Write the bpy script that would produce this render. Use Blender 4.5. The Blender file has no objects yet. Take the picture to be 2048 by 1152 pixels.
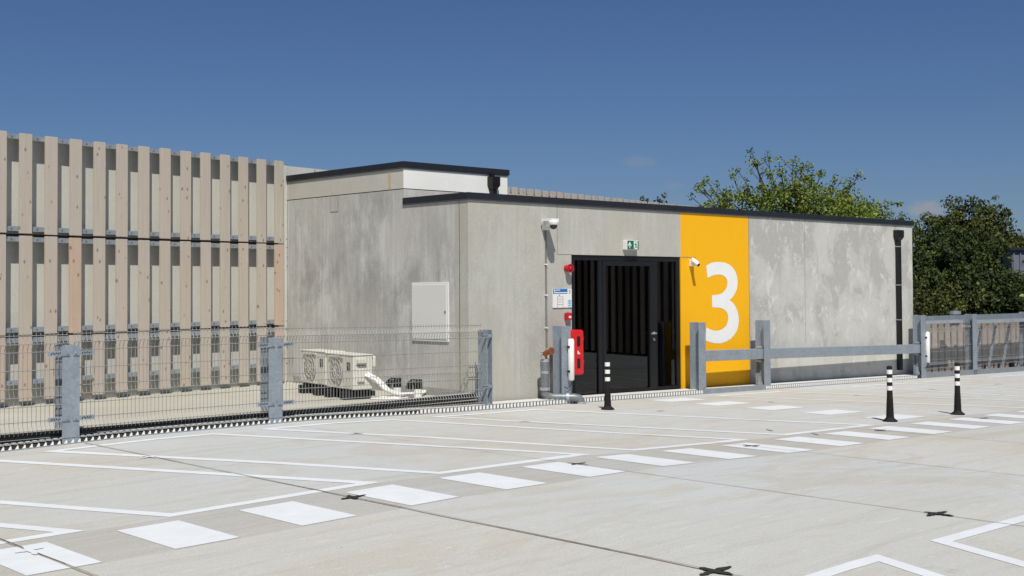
import bpy, bmesh, math, random
from mathutils import Vector, Matrix
random.seed(11)
R = math.radians
S = bpy.context.scene
COL = S.collection

# ------------------------------------------------------------------ camera
cam_d = bpy.data.cameras.new('camera'); cam = bpy.data.objects.new('camera', cam_d); COL.objects.link(cam)
cam_d.lens = 43.92; cam_d.sensor_width = 36; cam_d.shift_y = -0.02981
cam_d.clip_start = 0.05; cam_d.clip_end = 5000
rt = Vector((0.7361654, -0.67677621, -0.00587112)); up = Vector((-0.01276358, -0.02255585, 0.99966411)); fw = Vector((0.67668131, 0.73584319, 0.02524293))
cm = Matrix((rt, up, -fw)).transposed().to_4x4(); cm.translation = Vector((0, 0, 1.69)); cam.matrix_world = cm
S.camera = cam
S.render.resolution_x = 1024; S.render.resolution_y = 576

# ------------------------------------------------------------------ sky, sun, exposure
SUN_AZ, SUN_EL = 56.0, 55.0          # direction the light travels, from +X ; elevation
travel = Vector((math.cos(R(SUN_AZ)) * math.cos(R(SUN_EL)), math.sin(R(SUN_AZ)) * math.cos(R(SUN_EL)), -math.sin(R(SUN_EL))))
w = bpy.data.worlds.new('World'); S.world = w; w.use_nodes = True
wn = w.node_tree.nodes; wl = w.node_tree.links
bg = wn['Background']; sky = wn.new('ShaderNodeTexSky'); sky.sky_type = 'NISHITA'; sky.sun_disc = False
sky.sun_elevation = R(SUN_EL)
to_sun = -travel
sky.sun_rotation = math.atan2(to_sun.x, to_sun.y)
sky.altitude = 300; sky.air_density = 1.0; sky.dust_density = 0.35; sky.ozone_density = 3.0
# faint small clouds low over the trees
wtc = wn.new('ShaderNodeTexCoord')
wno = wn.new('ShaderNodeTexNoise'); wno.inputs['Scale'].default_value = 55; wno.inputs['Detail'].default_value = 5
wl.new(wtc.outputs['Generated'], wno.inputs['Vector'])
def wmath(op, a, b=None, c=None):
    n = wn.new('ShaderNodeMath'); n.operation = op
    for i, v in enumerate((a, b, c)):
        if v is None: continue
        if isinstance(v, (int, float)): n.inputs[i].default_value = v
        else: wl.new(v, n.inputs[i])
    return n.outputs[0]
mask = None
for (cx, cy, cz), (sh, sv), st in [((373.8, 332.1, 51.9 - 1.7), (60, 190), .16), ((437.9, 241.4, 31.7 - 1.7), (42, 130), 1.1), ((391.5, 311.0, 52.3 - 1.7), (90, 300), .2), ((383, 321, 40.5), (90, 260), .2)]:
    d = Vector((cx, cy, cz)).normalized(); hr = Vector((d.y, -d.x, 0)).normalized(); vu = Vector((0, 0, 1))
    acc = []
    for vec, sc in ((hr, sh), (vu, sv)):
        dp = wn.new('ShaderNodeVectorMath'); dp.operation = 'DOT_PRODUCT'; wl.new(wtc.outputs['Generated'], dp.inputs[0]); dp.inputs[1].default_value = vec
        off = d.dot(vec); t = wmath('MULTIPLY', wmath('SUBTRACT', dp.outputs['Value'], off), sc); acc.append(wmath('MULTIPLY', t, t))
    r2 = wmath('ADD', acc[0], acc[1])
    r2 = wmath('ADD', r2, wmath('MULTIPLY', wmath('SUBTRACT', wno.outputs['Fac'], .5), 3.2))
    m = wmath('MULTIPLY', wmath('MAXIMUM', wmath('SUBTRACT', 1.0, r2), 0.0), st)
    dpf = wn.new('ShaderNodeVectorMath'); dpf.operation = 'DOT_PRODUCT'; wl.new(wtc.outputs['Generated'], dpf.inputs[0]); dpf.inputs[1].default_value = d
    m = wmath('MULTIPLY', m, wmath('GREATER_THAN', dpf.outputs['Value'], 0.99))
    mask = m if mask is None else wmath('MAXIMUM', mask, m)
mask = wmath('MINIMUM', mask, 0.8)
hs = wn.new('ShaderNodeHueSaturation'); hs.inputs['Saturation'].default_value = 1.0; hs.inputs['Value'].default_value = 1.0
wl.new(sky.outputs[0], hs.inputs['Color'])
mx = wn.new('ShaderNodeMix'); mx.data_type = 'RGBA'; wl.new(mask, mx.inputs[0]); tint = wn.new('ShaderNodeMix'); tint.data_type = 'RGBA'; tint.blend_type = 'MULTIPLY'; tint.inputs[0].default_value = 1.0; tint.inputs[7].default_value = (.56, .70, .98, 1); wl.new(hs.outputs[0], tint.inputs[6]); wl.new(tint.outputs[2], mx.inputs[6]); mx.inputs[7].default_value = (5.2, 5.5, 6.4, 1)
wl.new(mx.outputs[2], bg.inputs['Color']); bg.inputs['Strength'].default_value = 0.056
sl = bpy.data.lights.new('sun', 'SUN'); sl.energy = 4.8; sl.angle = R(0.53); sl.color = (1.0, 0.955, 0.88)
so = bpy.data.objects.new('sun', sl); COL.objects.link(so); so.rotation_euler = travel.to_track_quat('-Z', 'Y').to_euler(); so.location = (0, 0, 30)
S.view_settings.view_transform = 'Standard'; S.view_settings.look = 'None'; S.view_settings.gamma = 1; S.view_settings.exposure = 0.0

# ------------------------------------------------------------------ materials
def srgb(r, g, b):
    f = lambda c: (c / 255 / 12.92) if c / 255 <= .04045 else ((c / 255 + .055) / 1.055) ** 2.4
    return (f(r), f(g), f(b), 1)
class NT:
    def __init__(s, name, rough=.8, metal=0.0, spec=.4):
        s.m = bpy.data.materials.new(name); s.m.use_nodes = True; s.n = s.m.node_tree.nodes; s.l = s.m.node_tree.links
        s.b = s.n['Principled BSDF']; s.b.inputs['Roughness'].default_value = rough; s.b.inputs['Metallic'].default_value = metal; s.b.inputs['Specular IOR Level'].default_value = spec
        s.tc = s.n.new('ShaderNodeTexCoord'); s.geo = None
    def vec(s, scale=(1, 1, 1), src='Object', rot=(0, 0, 0)):
        mp = s.n.new('ShaderNodeMapping'); mp.inputs['Scale'].default_value = scale; mp.inputs['Rotation'].default_value = rot
        s.l.new(s.tc.outputs[src], mp.inputs['Vector']); return mp.outputs[0]
    def noise(s, vec, scale, detail=4, rough=.55, dist=0.0):
        n = s.n.new('ShaderNodeTexNoise'); n.inputs['Scale'].default_value = scale; n.inputs['Detail'].default_value = detail
        n.inputs['Roughness'].default_value = rough; n.inputs['Distortion'].default_value = dist; s.l.new(vec, n.inputs['Vector']); return n.outputs['Fac']
    def voro(s, vec, scale, feat='F1', out='Distance', rnd=1.0):
        n = s.n.new('ShaderNodeTexVoronoi'); n.feature = feat; n.inputs['Scale'].default_value = scale; n.inputs['Randomness'].default_value = rnd; s.l.new(vec, n.inputs['Vector']); return n.outputs[out]
    def ramp(s, fac, stops):
        n = s.n.new('ShaderNodeValToRGB'); e = n.color_ramp.elements
        while len(e) < len(stops): e.new(.5)
        for i, (p, c) in enumerate(stops):
            e[i].position = p; e[i].color = (c, c, c, 1) if isinstance(c, (int, float)) else c
        s.l.new(fac, n.inputs[0]); return n.outputs[0]
    def mix(s, fac, a, b, mode='MIX'):
        n = s.n.new('ShaderNodeMix'); n.data_type = 'RGBA'; n.blend_type = mode
        for k, v in ((0, fac), (6, a), (7, b)):
            if isinstance(v, (int, float)): n.inputs[k].default_value = v
            elif isinstance(v, tuple): n.inputs[k].default_value = v
            else: s.l.new(v, n.inputs[k])
        return n.outputs[2]
    def math(s, op, a, b=None):
        n = s.n.new('ShaderNodeMath'); n.operation = op
        for i, v in enumerate((a, b)):
            if v is None: continue
            if isinstance(v, (int, float)): n.inputs[i].default_value = v
            else: s.l.new(v, n.inputs[i])
        return n.outputs[0]
    def color(s, c):
        if isinstance(c, tuple): s.b.inputs['Base Color'].default_value = c
        else: s.l.new(c, s.b.inputs['Base Color'])
        return s
    def bump(s, h, strength=.3, dist=.01):
        n = s.n.new('ShaderNodeBump'); n.inputs['Strength'].default_value = strength; n.inputs['Distance'].default_value = dist; s.l.new(h, n.inputs['Height']); s.l.new(n.outputs[0], s.b.inputs['Normal']); return s
    def rough(s, v): s.l.new(v, s.b.inputs['Roughness']); return s
    def oinfo(s):
        n = s.n.new('ShaderNodeObjectInfo'); return n.outputs['Random']

def plain(name, c, rough=.6, metal=0.0, spec=.4, var=.12, scale=12):
    t = NT(name, rough, metal, spec); n = t.noise(t.vec(), scale, 5)
    dark = tuple(x * (1 - var) for x in c[:3]) + (1,); light = tuple(min(1, x * (1 + var)) for x in c[:3]) + (1,)
    t.color(t.mix(t.ramp(n, [(.3, 0.0), (.7, 1.0)]), dark, light)); t.rough(t.ramp(t.noise(t.vec(), scale * 2.3, 3), [(0, max(0, rough - .12)), (1, min(1, rough + .12))]))
    return t.m

def concrete_wall(name, base, dark, light, patch=.35, streak=.5, warm=None, patchscale=1.1, crisp=.12, seed=0.0):
    t = NT(name, .88, 0, .3)
    v = t.vec((1, 1, 1)); vs = t.vec((7, 7, .35)); vw = t.vec((1.3, 1.3, .8))
    p = t.ramp(t.noise(vw, patchscale, 9, .68, .2), [(.5 - crisp, 0.0), (.5 + crisp, 1.0)])
    s = t.ramp(t.noise(vs, 2.2, 6, .6, .1), [(.35, 0.0), (.68, 1.0)])
    c = t.mix(t.math('MULTIPLY', p, patch), base, light)
    c = t.mix(t.math('MULTIPLY', s, streak * .55), c, dark)
    s2 = t.ramp(t.noise(t.vec((16, 16, .8)), 2.0, 4, .6), [(.55, 0.0), (.72, 1.0)])
    c = t.mix(t.math('MULTIPLY', s2, streak * .5), c, light)
    dk = t.ramp(t.noise(t.vec((1, 1, .6)), patchscale * 1.5, 12, .74, .15), [(.5, 0.0), (.62, 1.0)])
    c = t.mix(t.math('MULTIPLY', dk, patch * .8), c, dark)
    if warm: c = t.mix(t.math('MULTIPLY', t.ramp(t.noise(v, .7, 4), [(.4, 0.0), (.65, 1.0)]), .6), c, warm)
    pores = t.ramp(t.voro(v, 42), [(.0, 0.0), (.09, 1.0)])
    big = t.ramp(t.noise(v, 9, 2), [(.58, 0.0), (.66, 1.0)])
    pk = t.math('MULTIPLY', t.math('SUBTRACT', 1.0, pores), big)
    c = t.mix(t.math('MULTIPLY', pk, .55), c, dark)
    c = t.mix(.10, c, t.ramp(t.noise(v, 60, 3), [(.3, 0.0), (.7, 1.0)]), 'OVERLAY')
    t.color(c); t.bump(t.noise(v, 30, 6), .18, .01)
    return t.m

CW = concrete_wall('concrete_facade', srgb(178, 177, 168), srgb(156, 155, 147), srgb(198, 197, 190), .5, .7, srgb(178, 173, 158))
CS = concrete_wall('concrete_side', srgb(178, 178, 174), srgb(140, 140, 136), srgb(210, 210, 206), .75, .9, srgb(182, 179, 169), .8, .07)
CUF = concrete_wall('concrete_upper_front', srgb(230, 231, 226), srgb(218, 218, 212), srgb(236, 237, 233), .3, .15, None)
CU = concrete_wall('concrete_upper', srgb(190, 188, 178), srgb(168, 166, 158), srgb(205, 204, 198), .3, .3, srgb(186, 181, 166))
def patchy():
    t = NT('concrete_patchy', .88, 0, .3); v = t.vec((1, 1, .8))
    n1 = t.noise(v, 1.5, 12, .72, .5); n2 = t.noise(t.vec((1, 1, 1)), .5, 3, .5, .2)
    sx = t.n.new('ShaderNodeSeparateXYZ'); t.l.new(t.tc.outputs['Object'], sx.inputs[0])
    gx = t.math('MULTIPLY', t.math('SUBTRACT', sx.outputs[0], 3.9), .018)
    a = t.math('ADD', t.math('ADD', t.math('MULTIPLY', n1, .8), t.math('MULTIPLY', n2, .4)), gx)
    m = t.ramp(a, [(.555, 0.0), (.60, .6), (.68, 1.0)])
    c = t.mix(m, srgb(172, 171, 165), srgb(194, 193, 187))
    n3 = t.ramp(t.noise(t.vec((1.2, 1.2, .9)), 3.0, 12, .74, .6), [(.55, 0.0), (.60, 1.0)])
    c = t.mix(t.math('MULTIPLY', n3, .65), c, srgb(212, 211, 206))
    n4 = t.ramp(t.noise(t.vec((1.5, 1.5, .7)), 4.2, 12, .76, .8), [(.59, 0.0), (.64, 1.0)])
    c = t.mix(t.math('MULTIPLY', n4, .5), c, srgb(156, 154, 149))
    n5 = t.ramp(t.noise(v, 12, 10, .75, .3), [(.56, 0.0), (.64, 1.0)]); c = t.mix(t.math('MULTIPLY', n5, .3), c, srgb(214, 213, 208))
    s = t.ramp(t.noise(t.vec((11, 11, .5)), 2.2, 6), [(.5, 0.0), (.7, 1.0)]); c = t.mix(t.math('MULTIPLY', s, .25), c, srgb(184, 182, 174))
    t.color(c); t.bump(t.noise(t.vec(), 26, 6), .15, .01); return t.m
CP = patchy()
CB = concrete_wall('concrete_parapet', srgb(200, 200, 192), srgb(184, 183, 175), srgb(212, 212, 206), .3, .3, srgb(196, 194, 183))

def deck_mat():
    t = NT('concrete_deck', .86, 0, .3)
    v = t.vec((1, 1, 1)); st = t.vec((.16, 1.9, 1), rot=(0, 0, R(-4)))
    c1, c2, c3 = srgb(182, 182, 176), srgb(184, 187, 186), srgb(178, 174, 162)
    a = t.ramp(t.noise(v, .22, 5, .55, .8), [(.40, 0.0), (.60, 1.0)])
    c = t.mix(a, c1, c2)
    b = t.ramp(t.noise(t.vec((.7, 1.5, 1)), .50, 11, .70, 1.2), [(.51, 0.0), (.56, .7), (.68, 1.0)])
    c = t.mix(t.math('MULTIPLY', b, .75), c, c3)
    s = t.noise(st, 3.2, 10, .74, .4)
    c = t.mix(t.math('MULTIPLY', t.ramp(s, [(.36, 1.0), (.48, 0.0)]), .34), c, srgb(160, 158, 151))
    c = t.mix(t.math('MULTIPLY', t.ramp(s, [(.56, 0.0), (.66, 1.0)]), .45), c, srgb(192, 192, 187))
    f = t.ramp(t.noise(t.vec((.5, 3.2, 1), rot=(0, 0, R(5))), 5, 9, .8, .6), [(.575, 0.0), (.63, 1.0)])
    c = t.mix(t.math('MULTIPLY', f, .6), c, srgb(203, 202, 196))
    g = t.ramp(t.noise(v, 1.7, 10, .8, .3), [(.62, 0.0), (.70, 1.0)])
    c = t.mix(t.math('MULTIPLY', g, .5), c, srgb(150, 147, 140))
    # darker brushed strip under the crossing
    sx = t.n.new('ShaderNodeSeparateXYZ'); t.l.new(t.tc.outputs['Object'], sx.inputs[0])
    y = sx.outputs[1]; band = t.math('MULTIPLY', t.math('GREATER_THAN', y, 7.78), t.math('LESS_THAN', y, 8.86))
    bs = t.ramp(t.noise(t.vec((.12, 5, 1), rot=(0, 0, R(1))), 3.0, 8, .7, .3), [(.3, .35), (.7, 1.0)])
    c = t.mix(t.math('MULTIPLY', t.math('MULTIPLY', band, bs), .62), c, srgb(156, 153, 147))
    at = t.n.new('ShaderNodeAttribute'); at.attribute_name = 'slab'; at.attribute_type = 'GEOMETRY'
    c = t.mix(1.0, c, at.outputs['Color'], 'MULTIPLY')
    sp = t.ramp(t.voro(v, 2.2), [(0.0, 1.0), (.018, 1.0), (.026, 0.0)])
    c = t.mix(t.math('MULTIPLY', sp, .6), c, srgb(84, 82, 76))
    c = t.mix(.16, c, t.ramp(t.noise(v, 95, 3, .7), [(.3, 0.0), (.7, 1.0)]), 'OVERLAY')
    t.color(c); t.bump(t.noise(st, 18, 7, .7), .22, .006); return t.m
DECK = deck_mat()
def sdeck():
    t = NT('concrete_service_deck', .9, 0, .3); v = t.vec((1, 1, 1))
    c = t.mix(t.ramp(t.noise(v, .5, 6, .6, 1), [(.4, 0.0), (.62, 1.0)]), srgb(172, 169, 156), srgb(180, 178, 166))
    c = t.mix(t.math('MULTIPLY', t.ramp(t.noise(t.vec((.3, 2, 1)), 2.4, 7), [(.55, 0.0), (.7, 1.0)]), .5), c, srgb(160, 155, 141))
    t.color(c); t.bump(t.noise(v, 20, 5), .2, .006); return t.m
SDECK = sdeck()
def paint_mat():
    t = NT('road_paint', .6, 0, .4); v = t.vec()
    c = t.mix(t.ramp(t.noise(v, 3.5, 7, .65, .5), [(.35, 0.0), (.7, 1.0)]), srgb(212, 216, 218), srgb(221, 225, 228))
    c = t.mix(t.math('MULTIPLY', t.ramp(t.noise(v, 14, 7, .75), [(.60, 0.0), (.70, 1.0)]), .5), c, srgb(192, 191, 187))
    c = t.mix(t.math('MULTIPLY', t.ramp(t.noise(t.vec((.5, 4, 1)), 4, 9, .75), [(.56, 0.0), (.68, 1.0)]), .35), c, srgb(198, 199, 198))
    t.color(c); t.bump(t.noise(v, 45, 5), .25, .004); return t.m
PAINT = paint_mat()
def galv(name, c, rough=.5, metal=.35):
    t = NT(name, rough, metal, .5); v = t.vec()
    cell = t.voro(v, 34, 'F1', 'Color'); bw = t.n.new('ShaderNodeRGBToBW'); t.l.new(cell, bw.inputs[0])
    n = t.noise(t.vec((1, 1, .5)), 6, 6, .65, .6)
    k = t.math('ADD', t.math('MULTIPLY', bw.outputs[0], .35), t.math('MULTIPLY', n, .75))
    t.color(t.mix(t.ramp(k, [(.3, 0.0), (.75, 1.0)]), tuple(x * .84 for x in c[:3]) + (1,), tuple(min(1, x * 1.12) for x in c[:3]) + (1,)))
    t.rough(t.ramp(n, [(.3, rough - .12), (.7, rough + .15)])); return t.m
GALV = galv('galvanised_steel', srgb(150, 159, 167)); GALVL = galv('galvanised_light', srgb(168, 174, 178), .42, .35)
GRATE = plain('grating_steel', srgb(232, 230, 224), .5, 0, .5, .06, 30)
WIRE = plain('mesh_wire', srgb(150, 152, 149), .5, .25, .5)
def timber(name, c1, c2, knot=srgb(112, 72, 40)):
    t = NT(name, .8, 0, .25); rnd = t.oinfo()
    ad = t.n.new('ShaderNodeVectorMath'); ad.operation = 'ADD'; cb = t.n.new('ShaderNodeCombineXYZ'); t.l.new(t.math('MULTIPLY', rnd, 37.0), cb.inputs[2]); t.l.new(t.math('MULTIPLY', rnd, 11.0), cb.inputs[0])
    t.l.new(t.tc.outputs['Object'], ad.inputs[0]); t.l.new(cb.outputs[0], ad.inputs[1])
    def mp(sc):
        m = t.n.new('ShaderNodeMapping'); m.inputs['Scale'].default_value = sc; t.l.new(ad.outputs[0], m.inputs['Vector']); return m.outputs[0]
    g = t.noise(mp((30, 30, .9)), 1.6, 7, .65, .4)
    c = t.mix(t.ramp(g, [(.3, 0.0), (.7, 1.0)]), c1, c2)
    c = t.mix(t.math('MULTIPLY', t.ramp(t.noise(mp((1, 1, .25)), 2.2, 3), [(.5, 0.0), (.75, 1.0)]), .28), c, srgb(190, 168, 144))
    c = t.mix(t.math('MULTIPLY', rnd, .5), c, srgb(188, 176, 166))
    k = t.voro(mp((1, .15, .6)), 8.0); kk = t.ramp(k, [(.0, 1.0), (.10, .8), (.17, 0.0)])
    c = t.mix(t.math('MULTIPLY', kk, .75), c, knot)
    t.color(c); t.bump(g, .25, .003); return t.m
TIM = timber('timber_slat', srgb(173, 164, 150), srgb(190, 182, 168))
TIMO = timber('timber_slat_new', srgb(182, 158, 136), srgb(198, 174, 152))
TIMG = timber('timber_board_grey', srgb(150, 138, 130), srgb(168, 156, 148))
TIMD = timber('timber_slat_dark', srgb(84, 77, 71), srgb(98, 90, 84))
COPING = plain('coping_metal', srgb(36, 39, 46), .5, .2, .5, .1, 3)
BLACK = plain('black_metal', srgb(20, 20, 21), .42, .1, .5, .2, 8)
FRAME = plain('door_frame_metal', srgb(25, 26, 28), .45, .2, .5, .08, 5)
RUBBER = plain('black_rubber', srgb(26, 26, 27), .75, 0, .3, .25, 20)
DARKMEM = plain('bitumen_membrane', srgb(20, 22, 27), .7, 0, .3, .2, 10)
VOID = plain('channel_void', srgb(38, 36, 34), .9, 0, .2)
JOINT = plain('joint_sealant_dark', srgb(104, 100, 93), .8, 0, .2, .3, 14)
JOINTL = plain('joint_sealant_light', srgb(160, 153, 138), .8, 0, .2, .2, 14)
BITUM = plain('bitumen_patch', srgb(48, 47, 45), .8, 0, .3, .35, 25)
WHITEP = plain('white_plastic', srgb(228, 228, 224), .45, 0, .5, .03, 6)
WHITEH = plain('hatch_white', srgb(220, 220, 215), .5, 0, .4, .01, 3)
ACW = plain('ac_casing', srgb(208, 206, 194), .45, 0, .5, .04, 4)
ACG = plain('ac_grille', srgb(150, 149, 140), .5, 0, .5, .08, 9)
ACD = plain('ac_dark', srgb(96, 96, 90), .6, 0, .4, .1, 9)
INK = plain('ink_dark', srgb(40, 44, 52), .6, 0, .3, .05)
LOGO = plain('badge_dark', srgb(58, 58, 54), .6)
RED = plain('red_plastic', srgb(204, 28, 34), .38, 0, .5, .08, 4); REDD = plain('red_alarm', srgb(188, 20, 32), .4, 0, .5, .08, 8)
GREEN = plain('sign_green', srgb(12, 104, 74), .4, 0, .5, .04)
BLUE = plain('sign_blue', srgb(26, 108, 178), .5, 0, .4, .04); LBLUE = plain('sign_light_blue', srgb(182, 216, 232), .5, 0, .4, .03)
COPPER = plain('brass_valve', srgb(150, 88, 56), .4, .5, .5, .2, 20)
PIPEG = galv('galvanised_pipe', srgb(132, 137, 140), .4, .5)
def yellow():
    t = NT('yellow_paint', .62, 0, .35); v = t.vec()
    c = t.mix(t.ramp(t.noise(t.vec((5, 5, .4)), 1.6, 6), [(.3, 0.0), (.7, 1.0)]), srgb(240, 176, 9), srgb(242, 179, 11))
    t.color(c); t.bump(t.noise(v, 34, 6), .22, .008); return t.m
YEL = yellow(); NUMW = plain('number_white_paint', srgb(232, 233, 230), .6, 0, .35, .03, 3)
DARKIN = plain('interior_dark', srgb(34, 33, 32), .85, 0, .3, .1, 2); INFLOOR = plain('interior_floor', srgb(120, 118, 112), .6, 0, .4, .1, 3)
BANDS = plain('pane_light_shape', srgb(70, 68, 66), .8, 0, .3, .1, 4)  # grey of the added bars that imitate slats mirrored in the glass
def glass():
    t = NT('door_glass'); n, l = t.n, t.l; out = n['Material Output']
    tr = n.new('ShaderNodeBsdfTransparent'); tr.inputs[0].default_value = (.5, .51, .52, 1); gl = n.new('ShaderNodeBsdfGlossy'); gl.inputs['Roughness'].default_value = .01; gl.inputs[0].default_value = (.85, .9, .95, 1)
    fr = n.new('ShaderNodeFresnel'); fr.inputs[0].default_value = 1.52; ms = n.new('ShaderNodeMixShader'); l.new(fr.outputs[0], ms.inputs[0]); l.new(tr.outputs[0], ms.inputs[1]); l.new(gl.outputs[0], ms.inputs[2]); l.new(ms.outputs[0], out.inputs[0]); return t.m
GLASS = glass()
def leafm(name, a, b, c, em=0):
    t = NT(name, .62, 0, .3); g = t.n.new('ShaderNodeAttribute'); g.attribute_name = 'tint'
    f = t.n.new('ShaderNodeRGBToBW'); t.l.new(g.outputs['Color'], f.inputs[0])
    col = t.ramp(f.outputs[0], [(0.0, a), (.55, b), (1.0, c)]); t.color(col)
    tl = t.n.new('ShaderNodeBsdfTranslucent'); t.l.new(col, tl.inputs[0]); ms = t.n.new('ShaderNodeMixShader'); ms.inputs[0].default_value = .22
    t.l.new(t.b.outputs[0], ms.inputs[1]); t.l.new(tl.outputs[0], ms.inputs[2]); t.l.new(ms.outputs[0], t.n['Material Output'].inputs[0]); return t.m
LEAFA = leafm('foliage_open', srgb(74, 88, 30), srgb(116, 132, 50), srgb(164, 172, 86))
LEAFB = leafm('foliage_dense', srgb(28, 38, 16), srgb(58, 72, 30), srgb(108, 114, 56))
LEAFC = leafm('foliage_olive', srgb(42, 50, 22), srgb(78, 86, 38), srgb(124, 122, 66))
BARK = plain('bark', srgb(74, 66, 54), .9, 0, .2, .3, 6)
TERR = plain('distant_ground', srgb(70, 76, 48), .95, 0, .2, .3, .05)
CLADF = plain('grey_cladding', srgb(112, 118, 132), .6, .1, .4, .08, 1)

# ------------------------------------------------------------------ mesh helpers
NU = [-20, 1.88, 4.255, 6.63, 9.004, 11.379, 14.942, 20.285, 45]
HN = [-.53, -.1, -.054, .003, 0.0, -.073, -.130, -.2276, -.680]
def H(u):
    for i in range(len(NU) - 1):
        if u <= NU[i + 1]:
            t = (u - NU[i]) / (NU[i + 1] - NU[i]); return HN[i] + t * (HN[i + 1] - HN[i])
    return HN[-1]
FA = R(.7137); TA = R(11.492); GA = R(1.2)
def frame(ox, oy, ang):
    c, s = math.cos(ang), math.sin(ang)
    return lambda p: (ox + p[0] * c - p[1] * s, oy + p[0] * s + p[1] * c, p[2])
FF = frame(12.255, 14.30, FA)      # facade: u along, w into the building
TT = frame(12.193, 19.00, TA)      # timber screen: t along, n behind
GG = frame(5.8, 13.68, GA)         # fence line
ID = lambda p: p
def gu(X): return (X - 5.8) / math.cos(GA)
class MB:
    def __init__(s, fr=ID): s.v = []; s.f = []; s.mi = []; s.fr = fr; s.m = 0; s.smooth = False
    def add(s, vs, fs):
        o = len(s.v); s.v += [s.fr(p) for p in vs]; s.f += [tuple(i + o for i in f) for f in fs]; s.mi += [s.m] * len(fs); return s
    def box(s, x0, x1, y0, y1, z0, z1):
        return s.hexa([(x0, y0, z0), (x1, y0, z0), (x1, y1, z0), (x0, y1, z0), (x0, y0, z1), (x1, y0, z1), (x1, y1, z1), (x0, y1, z1)])
    def hexa(s, p): return s.add(p, [(0, 3, 2, 1), (4, 5, 6, 7), (0, 1, 5, 4), (1, 2, 6, 5), (2, 3, 7, 6), (3, 0, 4, 7)])
    def sheet(s, pts): return s.add(pts, [tuple(range(len(pts)))])
    def prism(s, pts, d):
        n = len(pts); q = [(p[0] + d[0], p[1] + d[1], p[2] + d[2]) for p in pts]
        return s.add(pts + q, [tuple(range(n))[::-1], tuple(range(n, 2 * n))] + [(i, (i + 1) % n, n + (i + 1) % n, n + i) for i in range(n)])
    def tube(s, path, r, n=8, cap=True):
        P = [Vector(p) for p in path]; rr = r if isinstance(r, (list, tuple)) else [r] * len(P); vs = []; fs = []
        prev = None
        for i, p in enumerate(P):
            d = (P[min(i + 1, len(P) - 1)] - P[max(i - 1, 0)]).normalized()
            a = Vector((0, 0, 1)) if abs(d.z) < .9 else Vector((1, 0, 0))
            if prev is not None: x = (prev - d * prev.dot(d)).normalized()
            else: x = d.cross(a).normalized()
            prev = x; y = d.cross(x)
            for k in range(n):
                t = 2 * math.pi * k / n; q = p + x * math.cos(t) * rr[i] + y * math.sin(t) * rr[i]; vs.append(tuple(q))
        for i in range(len(P) - 1):
            for k in range(n): fs.append((i * n + k, i * n + (k + 1) % n, (i + 1) * n + (k + 1) % n, (i + 1) * n + k))
        if cap: fs += [tuple(range(n))[::-1], tuple(range((len(P) - 1) * n, len(P) * n))]
        return s.add(vs, fs)
    def lathe(s, cx, cy, prof, n=20, axis='z'):
        vs = []; fs = []
        for (r, z) in prof:
            for k in range(n):
                t = 2 * math.pi * k / n
                if axis == 'z': vs.append((cx + r * math.cos(t), cy + r * math.sin(t), z))
                else: vs.append((cx[0] + r * math.cos(t), z, cy + r * math.sin(t)))
        m = len(prof)
        for i in range(m - 1):
            for k in range(n): fs.append((i * n + k, i * n + (k + 1) % n, (i + 1) * n + (k + 1) % n, (i + 1) * n + k))
        fs += [tuple(range(n))[::-1], tuple(range((m - 1) * n, m * n))]
        return s.add(vs, fs)
    def build(s, name, mat, parent=None, smooth=False, bevel=0, label=None, kind=None, recalc=True):
        me = bpy.data.meshes.new(name)
        off = parent_world(parent) if parent else Vector((0, 0, 0))
        if parent is None and kind != 'structure' and s.v and kind != 'world':
            xs = [p[0] for p in s.v]; ys = [p[1] for p in s.v]; zs = [p[2] for p in s.v]
            off = Vector(((min(xs) + max(xs)) / 2, (min(ys) + max(ys)) / 2, min(zs)))
        me.from_pydata([(p[0] - off.x, p[1] - off.y, p[2] - off.z) for p in s.v], [], s.f)
        mats = mat if isinstance(mat, list) else [mat]
        for m in mats: me.materials.append(m)
        if len(mats) > 1: me.polygons.foreach_set('material_index', s.mi)
        if recalc:
            b = bmesh.new(); b.from_mesh(me); bmesh.ops.recalc_face_normals(b, faces=b.faces); b.to_mesh(me); b.free()
        if smooth: 
            for p in me.polygons: p.use_smooth = True
        me.update()
        o = bpy.data.objects.new(name, me); COL.objects.link(o)
        if parent: o.parent = parent
        else: o.location = off
        if smooth: 
            try: me.set_sharp_from_angle(angle=R(40))
            except Exception: pass
        if bevel:
            bv = o.modifiers.new('bevel', 'BEVEL'); bv.width = bevel; bv.segments = 2; bv.limit_method = 'ANGLE'; bv.angle_limit = R(40)
        if label: o['label'] = label
        if kind and kind != 'world': o['kind'] = kind
        return o
def parent_world(o):
    v = Vector((0, 0, 0))
    while o: v += o.location; o = o.parent
    return v
def thing(name, loc, label, cat, group=None):
    o = bpy.data.objects.new(name, None); o.empty_display_size = .2; COL.objects.link(o); o.location = loc; o['label'] = label; o['category'] = cat
    if group: o['group'] = group
    return o
def tag(o, label, cat, group=None):
    o['label'] = label; o['category'] = cat
    if group: o['group'] = group
    return o
def copy_tree(o, parent=None):
    c = o.copy(); COL.objects.link(c)
    if parent: c.parent = parent
    for ch in list(o.children): copy_tree(ch, c)
    return c

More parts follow.
